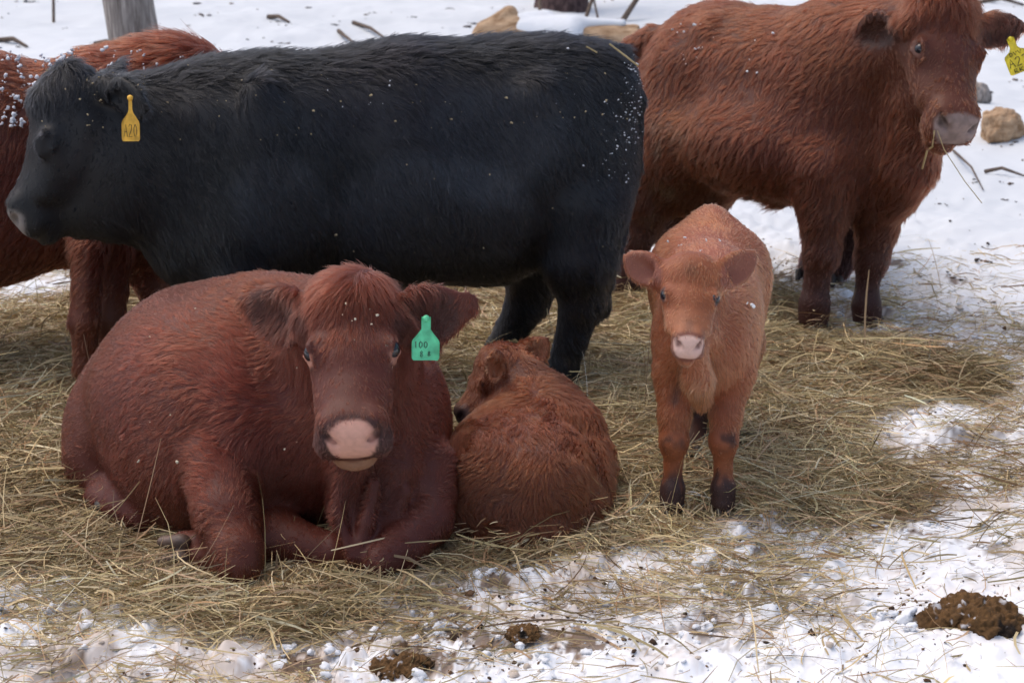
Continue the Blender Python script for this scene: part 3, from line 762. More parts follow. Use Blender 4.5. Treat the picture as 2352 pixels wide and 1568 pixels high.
# ================================================================== pale calf standing, facing us
def standing_calf():
    B = Body()
    fwd = nrm(V3(-.03, -1, 0)); left = np.cross(UP, fwd); R = np.column_stack((fwd, left, UP))
    B.ell(W(1624, 692, 4.74), (.40, .152, .180), R, .06); B.ell(W(1620, 780, 4.52), (.19, .138, .150), R, .05)
    B.ell(W(1632, 622, 4.98), (.20, .176, .160), R, .06); B.ell(W(1633, 530, 5.04), (.10, .055, .075), R, .06)
    for q, px in ((-1, 1556), (1, 1684)):
        B.ell(W(px, 815, 4.50), (.09, .055, .115), R, .035)
        B.ell(W(1630 + q * 80, 680, 5.0), (.14, .066, .16), R, .05)
    B.chain([(W(1552, 860, 4.47), .062), (W(1550, 950, 4.44), .041), (W(1548, 1015, 4.42), .038), (W(1546, 1075, 4.42), .0225), (W(1545, 1122, 4.41), .031), (W(1543, 1158, 4.40), .034)], .03)
    B.chain([(W(1680, 860, 4.47), .062), (W(1667, 950, 4.44), .041), (W(1662, 1013, 4.42), .038), (W(1661, 1075, 4.42), .0225), (W(1661, 1120, 4.41), .031), (W(1660, 1155, 4.40), .034)], .03)
    B.chain([(W(1580, 790, 5.0), .09), (W(1588, 890, 5.02), .052), (W(1599, 950, 5.06), .036), (W(1599, 1005, 4.97), .030), (W(1596, 1042, 4.88), .032)], .03)
    B.chain([(W(1690, 790, 5.0), .09), (W(1684, 890, 5.02), .052), (W(1676, 950, 5.06), .036), (W(1676, 1005, 4.98), .030), (W(1676, 1030, 4.94), .032)], .03)
    B.chain([(W(1634, 510, 5.12), .025), (W(1636, 620, 5.18), .02), (W(1638, 760, 5.16), .02)], .03)
    # neck
    B.seg(W(1615, 750, 4.54), W(1594, 690, 4.40), .115, .085, .05); B.seg(W(1610, 840, 4.44), W(1596, 760, 4.30), .065, .055, .05)
    B.chain([(W(1597, 800, 4.25), .032), (W(1602, 870, 4.28), .036), (W(1612, 922, 4.34), .022)], .02)
    X = W(1583, 797, 4.10) - W(1590, 586, 4.30); L = np.linalg.norm(X) * 1.0
    H = Head(W(1590, 587, 4.30), X, V3(-.02, -1, .42), L, wid=1.05, muz=.76); H.build(B)
    B.ell(H.P(.10, 0, -.10), np.array((.17, .22, .14)) * L, H.R, .035)
    ear(B, H.P(.16, -.24, -.16), W(1430, 590, 4.33), (.1, -.95, -.15), .090, thick=.012, rnd=.45)
    ear(B, H.P(.16, .24, -.16), W(1740, 583, 4.33), (-.1, -.95, -.15), .090, thick=.012, rnd=.45)
    def paint(P, N, hl, col, ln):
        m = nose_mask(hl, .82)
        rim = (1 - sstep(.8, 1.1, ((hl[:, 0] - .91) / .15) ** 2 + (hl[:, 1] / .20) ** 2 + ((hl[:, 2] + .14) / .17) ** 2)) * sstep(.78, .84, hl[:, 0])
        col = mixc(col, (.17, .065, .05), rim * .7)
        col = mixc(col, (.80, .53, .44), m); col = mixc(col, (.16, .06, .05), np.clip(nostril_mask(hl, .76), 0, 1) * .8); ln = ln * (1 - m)
        st = np.exp(-(hl[:, 1] / .045) ** 2) * sstep(.62, .74, hl[:, 0]) * (1 - sstep(.80, .84, hl[:, 0])); col = mixc(col, (.06, .035, .035), st * .7)
        e = eye_mask(hl, .072); col = mixc(col, (.10, .05, .045), e); ln = ln * (1 - e)
        wh = np.exp(-((hl[:, 0] - .2) ** 2 + hl[:, 1] ** 2) / .006) * (hl[:, 2] > -.2); col = mixc(col, (.09, .035, .015), wh * .6)
        ins = sstep(.33, .42, np.abs(hl[:, 1])) * (1 - sstep(.5, .7, hl[:, 0])) * (N[:, 1] < -.3) * head_mask(hl / np.array((1, 1.6, 1)))
        col = mixc(col, (.36, .15, .08), ins * .7); ln = np.where(ins > .5, .007, ln)
        # dark marks on knees and pasterns
        fr = P[:, 1] < 4.62
        kn = np.exp(-((P[:, 2] - .205 + .02 * noise(P, 40, 3)) / .024) ** 2) * sstep(-.2, -.7, N[:, 1]) * fr * sstep(-.35, .2, noise(P, 45, 8)); col = mixc(col, (.020, .011, .011), kn * .85)
        pz = (1 - sstep(.075, .13, P[:, 2] + .03 * noise(P * (1, 1, .3), 60, 2))); col = mixc(col, (.030, .018, .020), pz * .92)
        brk = sstep(4.35, 4.6, P[:, 1]) * (1 - sstep(.42, .5, P[:, 2])); col = mixc(col, (.12, .045, .022), brk * .4); col = mixc(col, (.40, .15, .075), np.exp(-((P - W(1603, 870, 4.28)) ** 2 / np.array((.0016, .01, .012))).sum(1)) * .6)
        col = mixc(col, (.44, .18, .085), sstep(.45, .75, hl[:, 0]) * head_mask(hl) * (1 - m) * (1 - rim) * .45)
        return col, ln
    def ln(P, N, hl):
        l = np.full(len(P), .013); hm = head_mask(hl)
        l = np.where(P[:, 2] < .24, .006, l)
        l = l + .014 * np.exp(-((P - W(1605, 880, 4.3)) ** 2).sum(1) / .006)
        return l * (1 - hm) + (.008 + .004 * np.exp(-((hl[:, 0] - .25) / .2) ** 2)) * hm
    base = V3(*(W(1620, 1000, 4.6)[:2]), 0)
    o = finish("calf", B, .0058, base, H, "pale orange calf standing with its dark stained feet, facing us", "calf", "calves of the herd",
               (.300, .088, .036), paint, lambda P, N, hl: body_flow(P, N, hl, fwd, H, .5, .8), ln, 150000, M_fur, 51, rough=.002,
               radius=.0006, lift=.26, clump=.65, clump_n=13000, wave=.55, ear_col=(.24, .080, .055), eye_r=.054)
    for p, y in (((1541, 1172), 4.39), ((1660, 1170), 4.39)): q = W(*p, y); q[2] = 0; hoof(q, fwd, .048, M_hoof, o, base)
    for p, y in (((1592, 1060), 4.84), ((1674, 1050), 4.90)): q = W(*p, y); q[2] = 0; hoof(q, fwd, .048, M_hoof, o, base)
    return o

# ================================================================== calf curled up beside the lying cow
def curled_calf():
    B = Body()
    ax = nrm(V3(-.10, .97, .28)); lat = nrm(np.cross(UP, ax)); R = np.column_stack((ax, lat, np.cross(ax, lat)))
    B.ell(W(1180, 1098, 4.42), (.27, .200, .178), R, .08)
    B.ell(W(1255, 1120, 4.36), (.17, .14, .17), R, .06)
    B.ell(W(1110, 1120, 4.34), (.15, .115, .16), R, .06)                      # near thigh
    B.ell(W(1195, 1165, 4.30), (.13, .165, .115), R, .05)
    B.ell(W(1245, 1130, 4.27), (.10, .115, .125), R, .025)                    # haunch
    B.chain([(W(1330, 1165, 4.30), .065), (W(1270, 1222, 4.20), .050), (W(1180, 1240, 4.17), .036), (W(1110, 1232, 4.19), .030)], .02)
    B.chain([(W(1180, 905, 4.64), .035), (W(1250, 915, 4.62), .045), (W(1305, 975, 4.56), .05), (W(1335, 1050, 4.47), .05), (W(1362, 1105, 4.40), .04)], .03)
    for i in range(4): B.chain([(W(1290 - 8 * i, 960 + 22 * i, 4.50), .012), (W(1200 - 14 * i, 975 + 20 * i, 4.41), .014), (W(1110, 1010 + 18 * i, 4.36), .010)], .04)
    B.ell(W(1225, 985, 4.58), (.16, .145, .14), R, .06)                       # shoulders
    B.chain([(W(1270, 930, 4.66), .07), (W(1320, 1000, 4.58), .08), (W(1345, 1080, 4.48), .07), (W(1335, 1150, 4.40), .08)], .06)
    B.seg(W(1368, 1045, 4.52), W(1378, 1075, 4.48), .045, .03, .04)           # hip bone
    B.chain([(W(1368, 1085, 4.44), .028), (W(1372, 1130, 4.38), .022), (W(1352, 1190, 4.30), .020), (W(1335, 1215, 4.26), .008)], .02)
    B.chain([(W(1075, 1180, 4.27), .075), (W(1035, 1215, 4.24), .042), (W(1022, 1240, 4.22), .030)], .03)
    B.chain([(W(1240, 1200, 4.27), .07), (W(1170, 1235, 4.22), .05), (W(1110, 1225, 4.24), .034), (W(1080, 1228, 4.25), .028)], .03)
    # neck and head turned to the left
    B.chain([(W(1215, 950, 4.63), .105), (W(1190, 885, 4.68), .088), (W(1155, 850, 4.70), .080)], .04)
    X = W(1036, 952, 4.60) - W(1128, 806, 4.68); L = np.linalg.norm(X) * 1.02
    left = nrm(V3(.35, -.92, .15))
    H = Head(W(1126, 808, 4.68), X, np.cross(X, left), L, wid=1.0, muz=.92); H.build(B)
    B.ell(H.P(.10, 0, -.14), np.array((.20, .22, .18)) * L, H.R, .035)
    ear(B, W(1136, 868, 4.60), W(1144, 804, 4.575), (-.15, -.97, .1), .058, thick=.012, rnd=.46, tipw=.14)
    ear(B, W(1192, 836, 4.72), W(1262, 778, 4.74), (.15, -.95, .2), .085, thick=.012, rnd=.44)
    def paint(P, N, hl, col, ln):
        m = nose_mask(hl) + sstep(.74, .84, hl[:, 0]) * head_mask(hl) * .8; m = np.clip(m, 0, 1); col = mixc(col, (.05, .032, .032), m * .9); ln = ln * (1 - .7 * m)
        e = eye_mask(hl, .05); col = mixc(col, (.04, .02, .02), e); ln = ln * (1 - e)
        col = col * (1 - .35 * sstep(.15, .6, fbm(P, 8, 77)))[:, None]
        col = mixc(col, (.05, .02, .014), np.exp(-((P - W(1150, 1140, 4.2)) ** 2).sum(1) / .003) * .4)  # dark shading on the flank, painted into the coat
        return col, ln
    def ln(P, N, hl):
        l = np.full(len(P), .018) * (1 + .3 * noise(P, 9, 4)); hm = head_mask(hl)
        return l * (1 - hm) + .009 * hm
    def flow(P, N, hl):
        f = body_flow(P, N, hl, ax, H, .5, .7) + 1.8 * vnoise(P, 5.5, 61) * (1 - head_mask(hl))[:, None]
        return f
    base = V3(*(W(1200, 1080, 4.42)[:2]), 0)
    o = finish("calf", B, .006, base, H, "dark red calf curled up on the hay with its back to us", "calf", "calves of the herd",
               (.128, .032, .0130), paint, flow, ln, 95000, M_fur, 61, rough=.003,
               radius=.0008, lift=.34, clump=.8, clump_n=6500, wave=.9, ear_col=(.34, .125, .06))
    return o

# ================================================================== calf half hidden behind the right cow
def hidden_calf():
    B = Body()
    fwd = nrm(V3(.2, .98, 0)); left = np.cross(UP, fwd); R = np.column_stack((fwd, left, UP))
    c = W(1930, 400, 7.25); c[2] = .50
    B.ell(c, (.30, .16, .19), R, .07); B.ell(c + fwd * .2, (.18, .15, .19), R, .06)
    B.chain([(W(1985, 470, 7.05), .10), (W(1966, 545, 7.0), .058), (W(1948, 590, 7.0), .040), (W(1932, 622, 6.98), .038)], .04)
    B.chain([(W(1880, 470, 7.15), .10), (W(1872, 545, 7.12), .055), (W(1864, 590, 7.1), .040), (W(1852, 618, 7.08), .038)], .04)
    for q in (-1, 1):
        a = c + fwd * .28 + left * q * .09; B.chain([(a, .09), (V3(a[0], a[1], .3), .05), (V3(a[0], a[1], .05), .035)], .03)
    B.seg(c + fwd * .3 + UP * .05, c + fwd * .48 + UP * .10, .11, .08, .05)
    H = Head(c + fwd * .44 + UP * .20, fwd + V3(0, 0, -.9), UP + fwd * .5, .28); H.build(B)
    base = V3(c[0], c[1], 0)
    o = finish("calf", B, .010, base, H, "dark calf mostly hidden behind the standing red cow, only its legs showing", "calf", "calves of the herd",
               (.035, .010, .008), lambda P, N, hl, c_, l: (c_, l), lambda P, N, hl: body_flow(P, N, hl, fwd, None), lambda P, N, hl: np.full(len(P), .016), 25000, M_fur, 71,
               radius=.0012)
    for p, y in (((1922, 640), 6.95), ((1842, 632), 7.05)): q = W(*p, y); q[2] = 0; hoof(q, fwd * -1, .060, M_hoof, o, base)
    return o
for make in (black_cow, lying_cow, right_cow, left_cow, standing_calf, curled_calf, hidden_calf): make()
#GROUND
# ================================================================== ground: snow with a bed of hay
HAY_PX = [(-420, 660), (-100, 700), (60, 705), (200, 655), (420, 640), (900, 610), (1160, 600), (1400, 560), (1480, 600), (1560, 640), (1740, 640),
          (1850, 690), (1960, 770), (2080, 775), (2200, 810), (2300, 850), (2330, 900), (2200, 915), (2080, 930), (1985, 960), (1960, 1010), (2060, 1050), (2110, 1110),
          (2000, 1165), (1880, 1185), (1760, 1190), (1700, 1215), (1560, 1265), (1440, 1285), (1300, 1310), (1160, 1335), (1020, 1365), (880, 1385), (760, 1405), (620, 1425), (480, 1435),
          (330, 1385), (230, 1325), (60, 1310), (-500, 1330), (-1200, 1300), (-1200, 760)]
HAY = np.array([G(*p)[:2] for p in HAY_PX])
def poly_dist(p, poly):
    d = np.full(len(p), 1e9); ins = np.zeros(len(p), bool); n = len(poly)
    for i in range(n):
        a, b = poly[i], poly[(i + 1) % n]; e = b - a; w_ = p - a
        t = np.clip((w_ @ e) / (e @ e), 0, 1); q = w_ - t[:, None] * e
        d = np.minimum(d, (q ** 2).sum(1))
        c = ((a[1] > p[:, 1]) != (b[1] > p[:, 1])) & (p[:, 0] < (b[0] - a[0]) * (p[:, 1] - a[1]) / (b[1] - a[1] + 1e-12) + a[0])
        ins ^= c
    d = np.sqrt(d); d[ins] *= -1
    return d
def cells(p, f, s, keep=.6, rmin=.25, rmax=.5):
    q = p * f; i = np.floor(q).astype(np.int64); out = np.zeros(len(p)); z0 = np.zeros(len(p), np.int64)
    for dx in (-1, 0, 1):
        for dy in (-1, 0, 1):
            cx, cy_ = i[:, 0] + dx, i[:, 1] + dy
            ox, oy, rr, kk = (_hash(cx, cy_, z0, s + k) for k in range(4))
            r = rmin + (rmax - rmin) * rr ** 2
            d2 = ((cx + .2 + .6 * ox - q[:, 0]) ** 2 + (cy_ + .2 + .6 * oy - q[:, 1]) ** 2) / r ** 2
            out = np.maximum(out, np.where(kk < keep, r * np.sqrt(np.clip(1 - d2, 0, 1)), 0))
    return out / f
# ridge of thrown-up snow and slush patches, seen in the photograph
def blob(p, px, py, r):
    c = G(px, py)[:2]; return np.exp(-((p - c) ** 2).sum(1) / r ** 2)
def ground_fields(p):
    """p (n,2) -> height, hay cover, slush"""
    d = poly_dist(p, HAY) + .24 * fbm(p, 2.2, 5) + .07 * fbm(p, 9, 6)
    hay = sstep(.10, -.10, d)
    slush = sstep(.95, .05, d + .25 * fbm(p, 3.0, 15)) * (1 - hay)
    near = 1 - sstep(7.0, 11.0, p[:, 1])
    q = p + .022 * np.column_stack((noise(p, 26, 70), noise(p, 26, 71))) + .010 * np.column_stack((noise(p, 70, 72), noise(p, 70, 73)))
    rough = np.clip(.30 + .35 * sstep(4.5, 6, p[:, 1]) + .9 * slush + .55 * sstep(4.4, 3.4, p[:, 1]), 0, 1) * (1 - .85 * hay)
    rough = rough * (.55 + .45 * sstep(-.3, .3, fbm(p, 1.6, 33)))
    z = .030 * fbm(p, .9, 1) + .018 * fbm(p, 4.0, 2)
    lump = cells(q, 9.0, 10, .45) * .55 + cells(q, 20.0, 20, .55) * .75 + cells(q, 45.0, 30, .6) * .8
    z = z + near * rough * (lump * 1.25 - .008) + near * (.012 * fbm(p, 14, 41, 4) + .008 * np.abs(noise(q, 45, 44)) - .022 * cells(q, 5.5, 46, .35, .25, .5) * 3) * (1 - .8 * hay)
    z = z + hay * (.004 + .020 * fbm(p, 3.5, 51) + .010 * fbm(p, 12, 52)) - .016
    z = z + .020 * sstep(-1, 0, -p[:, 1] + 3.6)
    far = np.clip(p[:, 1] - 9, 0, None); z = z + .035 * far + (1 - near) * (.10 * fbm(p, .35, 3) + .05 * fbm(p, 1.7, 4)) + sstep(5, 8, p[:, 1]) * (.030 * fbm(p, 4.5, 7, 4) - .05 * cells(q, 2.6, 77, .5, .2, .45))
    return z, hay, slush
def build_ground():
    ys = 1.3 * 1.0042 ** np.arange(1080); ys = ys[ys < 110]
    u = np.linspace(-1, 1, 721)
    ys = np.concatenate(([-60, -30, -15, -8, -4, -1.5, -.3, .5, 1.0], ys))
    X = np.sign(u)[None, :] * (np.abs(u)[None, :] * (.46 * np.maximum(ys, 1.3)[:, None] + .5) + np.abs(u)[None, :] ** 7 * 60); Yg = np.repeat(ys[:, None], len(u), 1)
    p = np.column_stack((X.ravel(), Yg.ravel()))
    z, hay, slush = ground_fields(p)
    n = noise; v = np.column_stack((p, z)); ny, nx = X.shape
    k = np.arange(ny * nx).reshape(ny, nx)
    f = np.column_stack((k[:-1, :-1].ravel(), k[:-1, 1:].ravel(), k[1:, 1:].ravel(), k[1:, :-1].ravel()))
    col = np.tile(np.array((.81, .83, .86)), (len(p), 1)); far_dim = sstep(6.0, 9.0, p[:, 1]) * (.75 + .25 * fbm(p, 1.5, 99)); col = mixc(col, (.52, .555, .59), far_dim)  # distant snow is dimmed in its colour to hold its brightness down
    dirt = np.clip(.85 * slush + .12 * sstep(4.6, 3.6, p[:, 1]), 0, 1) * sstep(-.05, .30, fbm(p, 6, 60) + .35 * fbm(p, 25, 61) + .55 * fbm(p, 75, 161)) * .8
    col = mixc(col, (.50, .40, .32), dirt)
    mud = np.clip(slush + .15 * sstep(4.6, 3.6, p[:, 1]), 0, 1) * sstep(.28, .45, fbm(p, 6, 62) + .40 * fbm(p, 25, 63) + .45 * fbm(p, 75, 163)); col = mixc(col, (.11, .065, .035), mud * .9)
    for px, py, r in ((950, 1520, .12), (1120, 1470, .10), (1230, 1465, .10), (1340, 1475, .08), (1060, 1400, .07), (1130, 1340, .06), (2230, 1420, .13), (2120, 1040, .06), (2050, 600, .10), (2200, 640, .08), (1280, 1400, .05)):
        g = sstep(.55, .68, blob(p, px, py, r) * .9 + .42 * fbm(p, 13, 64) + .55 * fbm(p, 55, 164)); col = mixc(col, np.array((.135, .075, .034))[None] * (1 + .5 * noise(p, 60, 165))[:, None], g * .85)
    pink = blob(p, 2260, 1390, .15) + .8 * blob(p, 1880, 1370, .12); col = mixc(col, (.62, .42, .28), np.clip(pink, 0, 1) * .5 * sstep(-.2, .4, fbm(p, 20, 65)))
    hcol = np.array((.27, .195, .11)) * (1 + .45 * fbm(p, 22, 66))[:, None]
    snow_in = hay * sstep(.18, .5, fbm(p, 5, 67) + .4 * fbm(p, 24, 68)) * .8
    col = col * (1 - hay[:, None]) + hcol * hay[:, None]; col = mixc(col, (.66, .63, .60), snow_in)
    fl = (1 - hay) * (1 - slush) * sstep(.42, .55, fbm(p, 2.3, 69) * .55 + .6 * fbm(p, 9, 70)); col = mixc(col, (.30, .25, .21), fl * .6)
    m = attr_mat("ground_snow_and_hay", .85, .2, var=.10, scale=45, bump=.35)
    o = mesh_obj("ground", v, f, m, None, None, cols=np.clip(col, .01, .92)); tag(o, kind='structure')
build_ground()

# ------------------------------------------------------------------ hay
def build_hay():
    rng = np.random.default_rng(3)
    N = int(680000 * HAYN)
    y = 2.7 + 5.2 * rng.random(N); x = (rng.random(N) * 2 - 1) * (.46 * y + .35); p = np.column_stack((x, y))
    d = poly_dist(p, HAY) + .24 * fbm(p, 2.2, 5) + .07 * fbm(p, 9, 6)
    den = sstep(.10, -.12, d) * (.55 + .45 * sstep(-.4, .3, fbm(p, 4, 80))) + .42 * sstep(1.0, .0, d) * sstep(-.30, .40, fbm(p, 3.4, 81)) + .026
    den *= 1 - .25 * sstep(4.0, 3.5, y) * (d > .05)
    den += .05 * sstep(-.1, .4, fbm(p, 2.2, 86)) * sstep(5.2, 5.8, y) * (1 - sstep(7.2, 8.4, y)) * (x > .8)
    den *= 1 - .85 * sstep(6.9, 8.2, y) * (x > .3)
    press = sum(blob(p, *q) for q in ((390, 1262, .16), (390, 1290, .12), (300, 1200, .12), (545, 1325, .13), (700, 1305, .15), (850, 1305, .16), (960, 1275, .12), (1060, 1262, .06), (1200, 1275, .07), (1545, 1180, .09), (1660, 1178, .09), (1870, 755, .12), (1990, 742, .12), (1275, 895, .1))).clip(0, 1)
    den *= 1 - .6 * press
    k = rng.random(N) < den; p = p[k]; d = d[k]; press = press[k]; n = len(p)
    nb = 2600; bi = rng.integers(0, nb, n); bc_ = p[rng.integers(0, n, nb)]; ba_ = rng.random(nb) * 6.283; bun = (rng.random(n) < .34) & (poly_dist(bc_, HAY)[bi] < .05)
    p = np.where(bun[:, None], bc_[bi] + rng.normal(size=(n, 2)) * .028, p); d = np.where(bun, poly_dist(p, HAY), d)
    z, hay, _ = ground_fields(p)
    az = rng.random(n) * 2 * math.pi; lf = fbm(p, 1.6, 83) * 3.2 + .3; az = np.where(rng.random(n) < .55, lf + rng.normal(size=n) * .55, az)
    az = np.where(bun, ba_[bi] + rng.normal(size=n) * .22, az)
    L = np.exp(rng.normal(-2.05, .5, n)).clip(.03, .38); L = np.where(hay < .3, L * .9, L)
    pit = rng.normal(size=n) * .13; up = rng.random(n) < .05; pit[up] = np.abs(rng.normal(size=up.sum())) * .55
    pit *= 1 - .6 * press; L *= 1 - .35 * press
    chaff = rng.random(n) < .45; L = np.where(chaff, .008 + .035 * rng.random(n), L)
    bend = rng.normal(size=n) * .55; sag = rng.normal(.10, .25, n)
    wdt = np.exp(rng.normal(-6.72, .45, n)).clip(.0006, .0034)
    wdt = np.where(chaff, wdt * .8, wdt)
    leaf = rng.random(n) < .04; wdt = np.where(leaf & ~chaff, np.minimum(wdt * 1.8, .0036), wdt)
    z0 = z + .004 + rng.exponential(.012, n) * (.35 + hay * .9) * (1 - .85 * press)
    npt = 5; t = np.linspace(-.5, .5, npt)
    C = np.zeros((n, npt, 3)); 
    # integrate a gently bending line, kinked in some strands
    kink = np.where(rng.random(n) < .22, rng.normal(size=n) * .8, 0)
    a = az[:, None] + bend[:, None] * t[None, :] + kink[:, None] * (t[None, :] > .1); b = pit[:, None] - sag[:, None] * t[None, :] * 2
    st = np.stack((np.cos(a) * np.cos(b), np.sin(a) * np.cos(b), np.sin(b)), 2) * (L / (npt - 1))[:, None, None]
    C[:, 1:] = np.cumsum(.5 * (st[:, 1:] + st[:, :-1]), 1); C -= C[:, 2:3] * 1.0
    C += np.column_stack((p, z0))[:, None, :]
    low = C[:, :, 2].min(1) - (z - .004); C[:, :, 2] -= np.minimum(low, 0)[:, None]
    roll = rng.random(n) * math.pi; lat = np.stack((-np.sin(a), np.cos(a), np.zeros_like(a)), 2)
    wv = lat * np.cos(roll)[:, None, None]; wv[:, :, 2] += np.sin(roll)[:, None]
    taper = np.array([.75, 1, 1, .9, .45])[None, :, None]
    A = C + wv * (wdt[:, None, None] * taper); Bv = C - wv * (wdt[:, None, None] * taper)
    V = np.stack((A, Bv), 2).reshape(-1, 3)
    o = np.arange(n)[:, None] * npt * 2; i = np.arange(npt - 1)[None, :] * 2
    F = np.stack((o + i, o + i + 1, o + i + 3, o + i + 2), 2).reshape(-1, 4)
    pal = np.array([(.58, .45, .25), (.50, .40, .215), (.40, .335, .17), (.66, .55, .35), (.37, .23, .12), (.46, .31, .19), (.25, .175, .10), (.48, .45, .32)])
    c = pal[rng.choice(len(pal), n, p=[.2, .2, .14, .12, .12, .08, .08, .06])] * np.exp(rng.normal(0, .2, n))[:, None]
    c = c * np.where(bun, np.exp(rng.normal(0, .22, nb))[bi], 1)[:, None]
    br = sstep(-.1, .5, fbm(p, 2.5, 84)); c = c * (1 - .35 * br)[:, None] * (1 - br[:, None] * np.array((0, .06, .15)))
    cols = np.repeat(c, npt * 2, 0)
    m, nn, l, bs = new_mat("hay_strands"); at = nn.new("ShaderNodeAttribute"); at.attribute_name = "col"
    l.new(at.outputs["Color"], bs.inputs["Base Color"]); bs.inputs["Roughness"].default_value = .55; bs.inputs["Specular IOR Level"].default_value = .35
    ob = mesh_obj("hay", V, F, m, None, None, smooth=True, cols=np.clip(c.repeat(npt * 2, 0), .01, .8)); tag(ob, kind='stuff')
    return ob
build_hay()

# ------------------------------------------------------------------ loose lumps
import bmesh
def ico(sub):
    bm = bmesh.new(); bmesh.ops.create_icosphere(bm, subdivisions=sub, radius=1)
    v = np.array([q.co[:] for q in bm.verts]); f = np.array([[w_.index for w_ in q.verts] for q in bm.faces]); bm.free(); return v, f
ICO2, ICO1 = ico(2), ico(1)
def lumps(name, centers, sizes, cols, mat, seed, base=ICO2, flat=.7, rough=.42, kind='stuff', parent=None, b0=None):
    rng = np.random.default_rng(seed); n = len(centers); v, f = base
    A = rng.normal(size=(n, 3, 3)); Qr, _ = np.linalg.qr(A)
    sc = sizes[:, None] * (.7 + .6 * rng.random((n, 3)))
    off = rng.random((n, 1, 3)) * 900; q3 = (v[None] * 1.15 + off).reshape(-1, 3)
    vv = v[None] * (1 + rough * (1.5 * noise(q3, 1.0, seed) + .8 * noise(q3, 2.7, seed + 1))).reshape(n, len(v), 1)
    vv = np.einsum('nij,nkj->nki', Qr, vv * sc[:, None, :])
    vv[:, :, 2] *= flat; vv = vv + centers[:, None, :]
    F = (f[None] + (np.arange(n) * len(v))[:, None, None]).reshape(-1, 3)
    ob = mesh_obj(name, vv.reshape(-1, 3), F, mat, parent, b0, cols=np.repeat(cols, len(v), 0))
    if kind: tag(ob, kind=kind)
    return ob
M_lump = attr_mat("loose_snow", .8, .25, var=.08, scale=120, bump=.4)
M_crumb = attr_mat("soil_crumbs", .85, .2, var=.3, scale=120, bump=.4)
def build_lumps():
    rng = np.random.default_rng(8); N = 60000
    y = 2.8 + 5.5 * rng.random(N) ** 1.2; x = (rng.random(N) * 2 - 1) * (.46 * y + .2); p = np.column_stack((x, y))
    z, hay, sl = ground_fields(p)
    den = np.clip(.5 * sl * sstep(-.3, .3, fbm(p, 3, 90)) + .20 * sstep(4.2, 3.6, y) * sstep(-.1, .4, fbm(p, 2, 91)) + .012, 0, 1) * (1 - .94 * hay)
    k = rng.random(N) < den * .75; p, z, hay = p[k], z[k], hay[k]; n = len(p)
    s = np.exp(rng.normal(-5.4, .6, n)).clip(.002, .015); s = np.where(hay > .5, s * .8, s)
    c = np.column_stack((p, z + s * .15 + hay * .012))
    col = np.tile((.78, .80, .83), (n, 1)); t = rng.random(n); col[t < .22] = (.56, .48, .41); col = col * (1 - .1 * rng.random(n))[:, None]
    lumps("snow_lumps", c, s, col, M_lump, 9)
    # crumbs of soil, bark and dung trodden into the snow
    N = 60000; y = 2.8 + 9 * rng.random(N) ** 1.3; x = (rng.random(N) * 2 - 1) * (.46 * y + .2); p = np.column_stack((x, y)); z, hay, sl = ground_fields(p)
    den = (.9 * np.clip(sum(blob(p, *q) for q in ((950, 1520, .16), (1120, 1470, .13), (1230, 1465, .13), (1340, 1475, .11), (1060, 1400, .10), (1130, 1340, .09), (2230, 1420, .2), (1280, 1400, .08))), 0, 1) * sstep(-.2, .3, fbm(p, 8, 95)) + .25 * sl * sstep(-.1, .4, fbm(p, 5, 93)) + .014 + .05 * sstep(4.5, 3.6, y) * sstep(0, .3, fbm(p, 4, 94))) * (1 - .8 * hay); k = rng.random(N) < den; p, z = p[k], z[k]; n = len(p)
    s = np.exp(rng.normal(-5.9, .55, n)).clip(.0012, .012)
    col = np.array([(.10, .055, .03), (.05, .03, .02), (.17, .10, .055)])[rng.integers(0, 3, n)]
    lumps("soil_crumbs", np.column_stack((p, z + s * .3)), s, col, M_crumb, 10, ICO1)
build_lumps()
def ground_z(p): return ground_fields(np.asarray(p, float)[None, :2])[0][0]
# single bigger clods the photograph shows
def clods():
    rng = np.random.default_rng(12)
    spots = [(205, 1437, 26), (1190, 1300, 14), (2002, 1412, 20), (1998, 1378, 14), (1870, 1372, 22), (1600, 1360, 15), (1408, 1262, 12), (940, 1425, 18), (1010, 1440, 24), (860, 1445, 26), (1100, 1335, 20), (1620, 1440, 26), (1330, 1430, 16), (1840, 1245, 14), (1640, 1185, 10), (1590, 1190, 12), (2080, 1420, 30), (2340, 985, 14), (1365, 1232, 9), (660, 1480, 18), (760, 1500, 20), (1190, 1480, 20), (1780, 1010, 8), (2020, 985, 9)]
    c, s = [], []
    for px, py, r in spots:
        g = G(px, py); g[2] = ground_z(g); sz = r * mpp(g) * .85; c.append(g + (0, 0, sz * .2)); s.append(sz * .85)
        for q in range(5):
            t = g + np.append(rng.normal(size=2) * sz * 1.1, 0); c.append(t + (0, 0, sz * .2)); s.append(sz * (.25 + .35 * rng.random()))
    c, s = np.array(c), np.array(s)
    lumps("snow_clods", c, s, np.tile((.78, .80, .83), (len(c), 1)), M_lump, 13, ico(3), .75, .30)
clods()

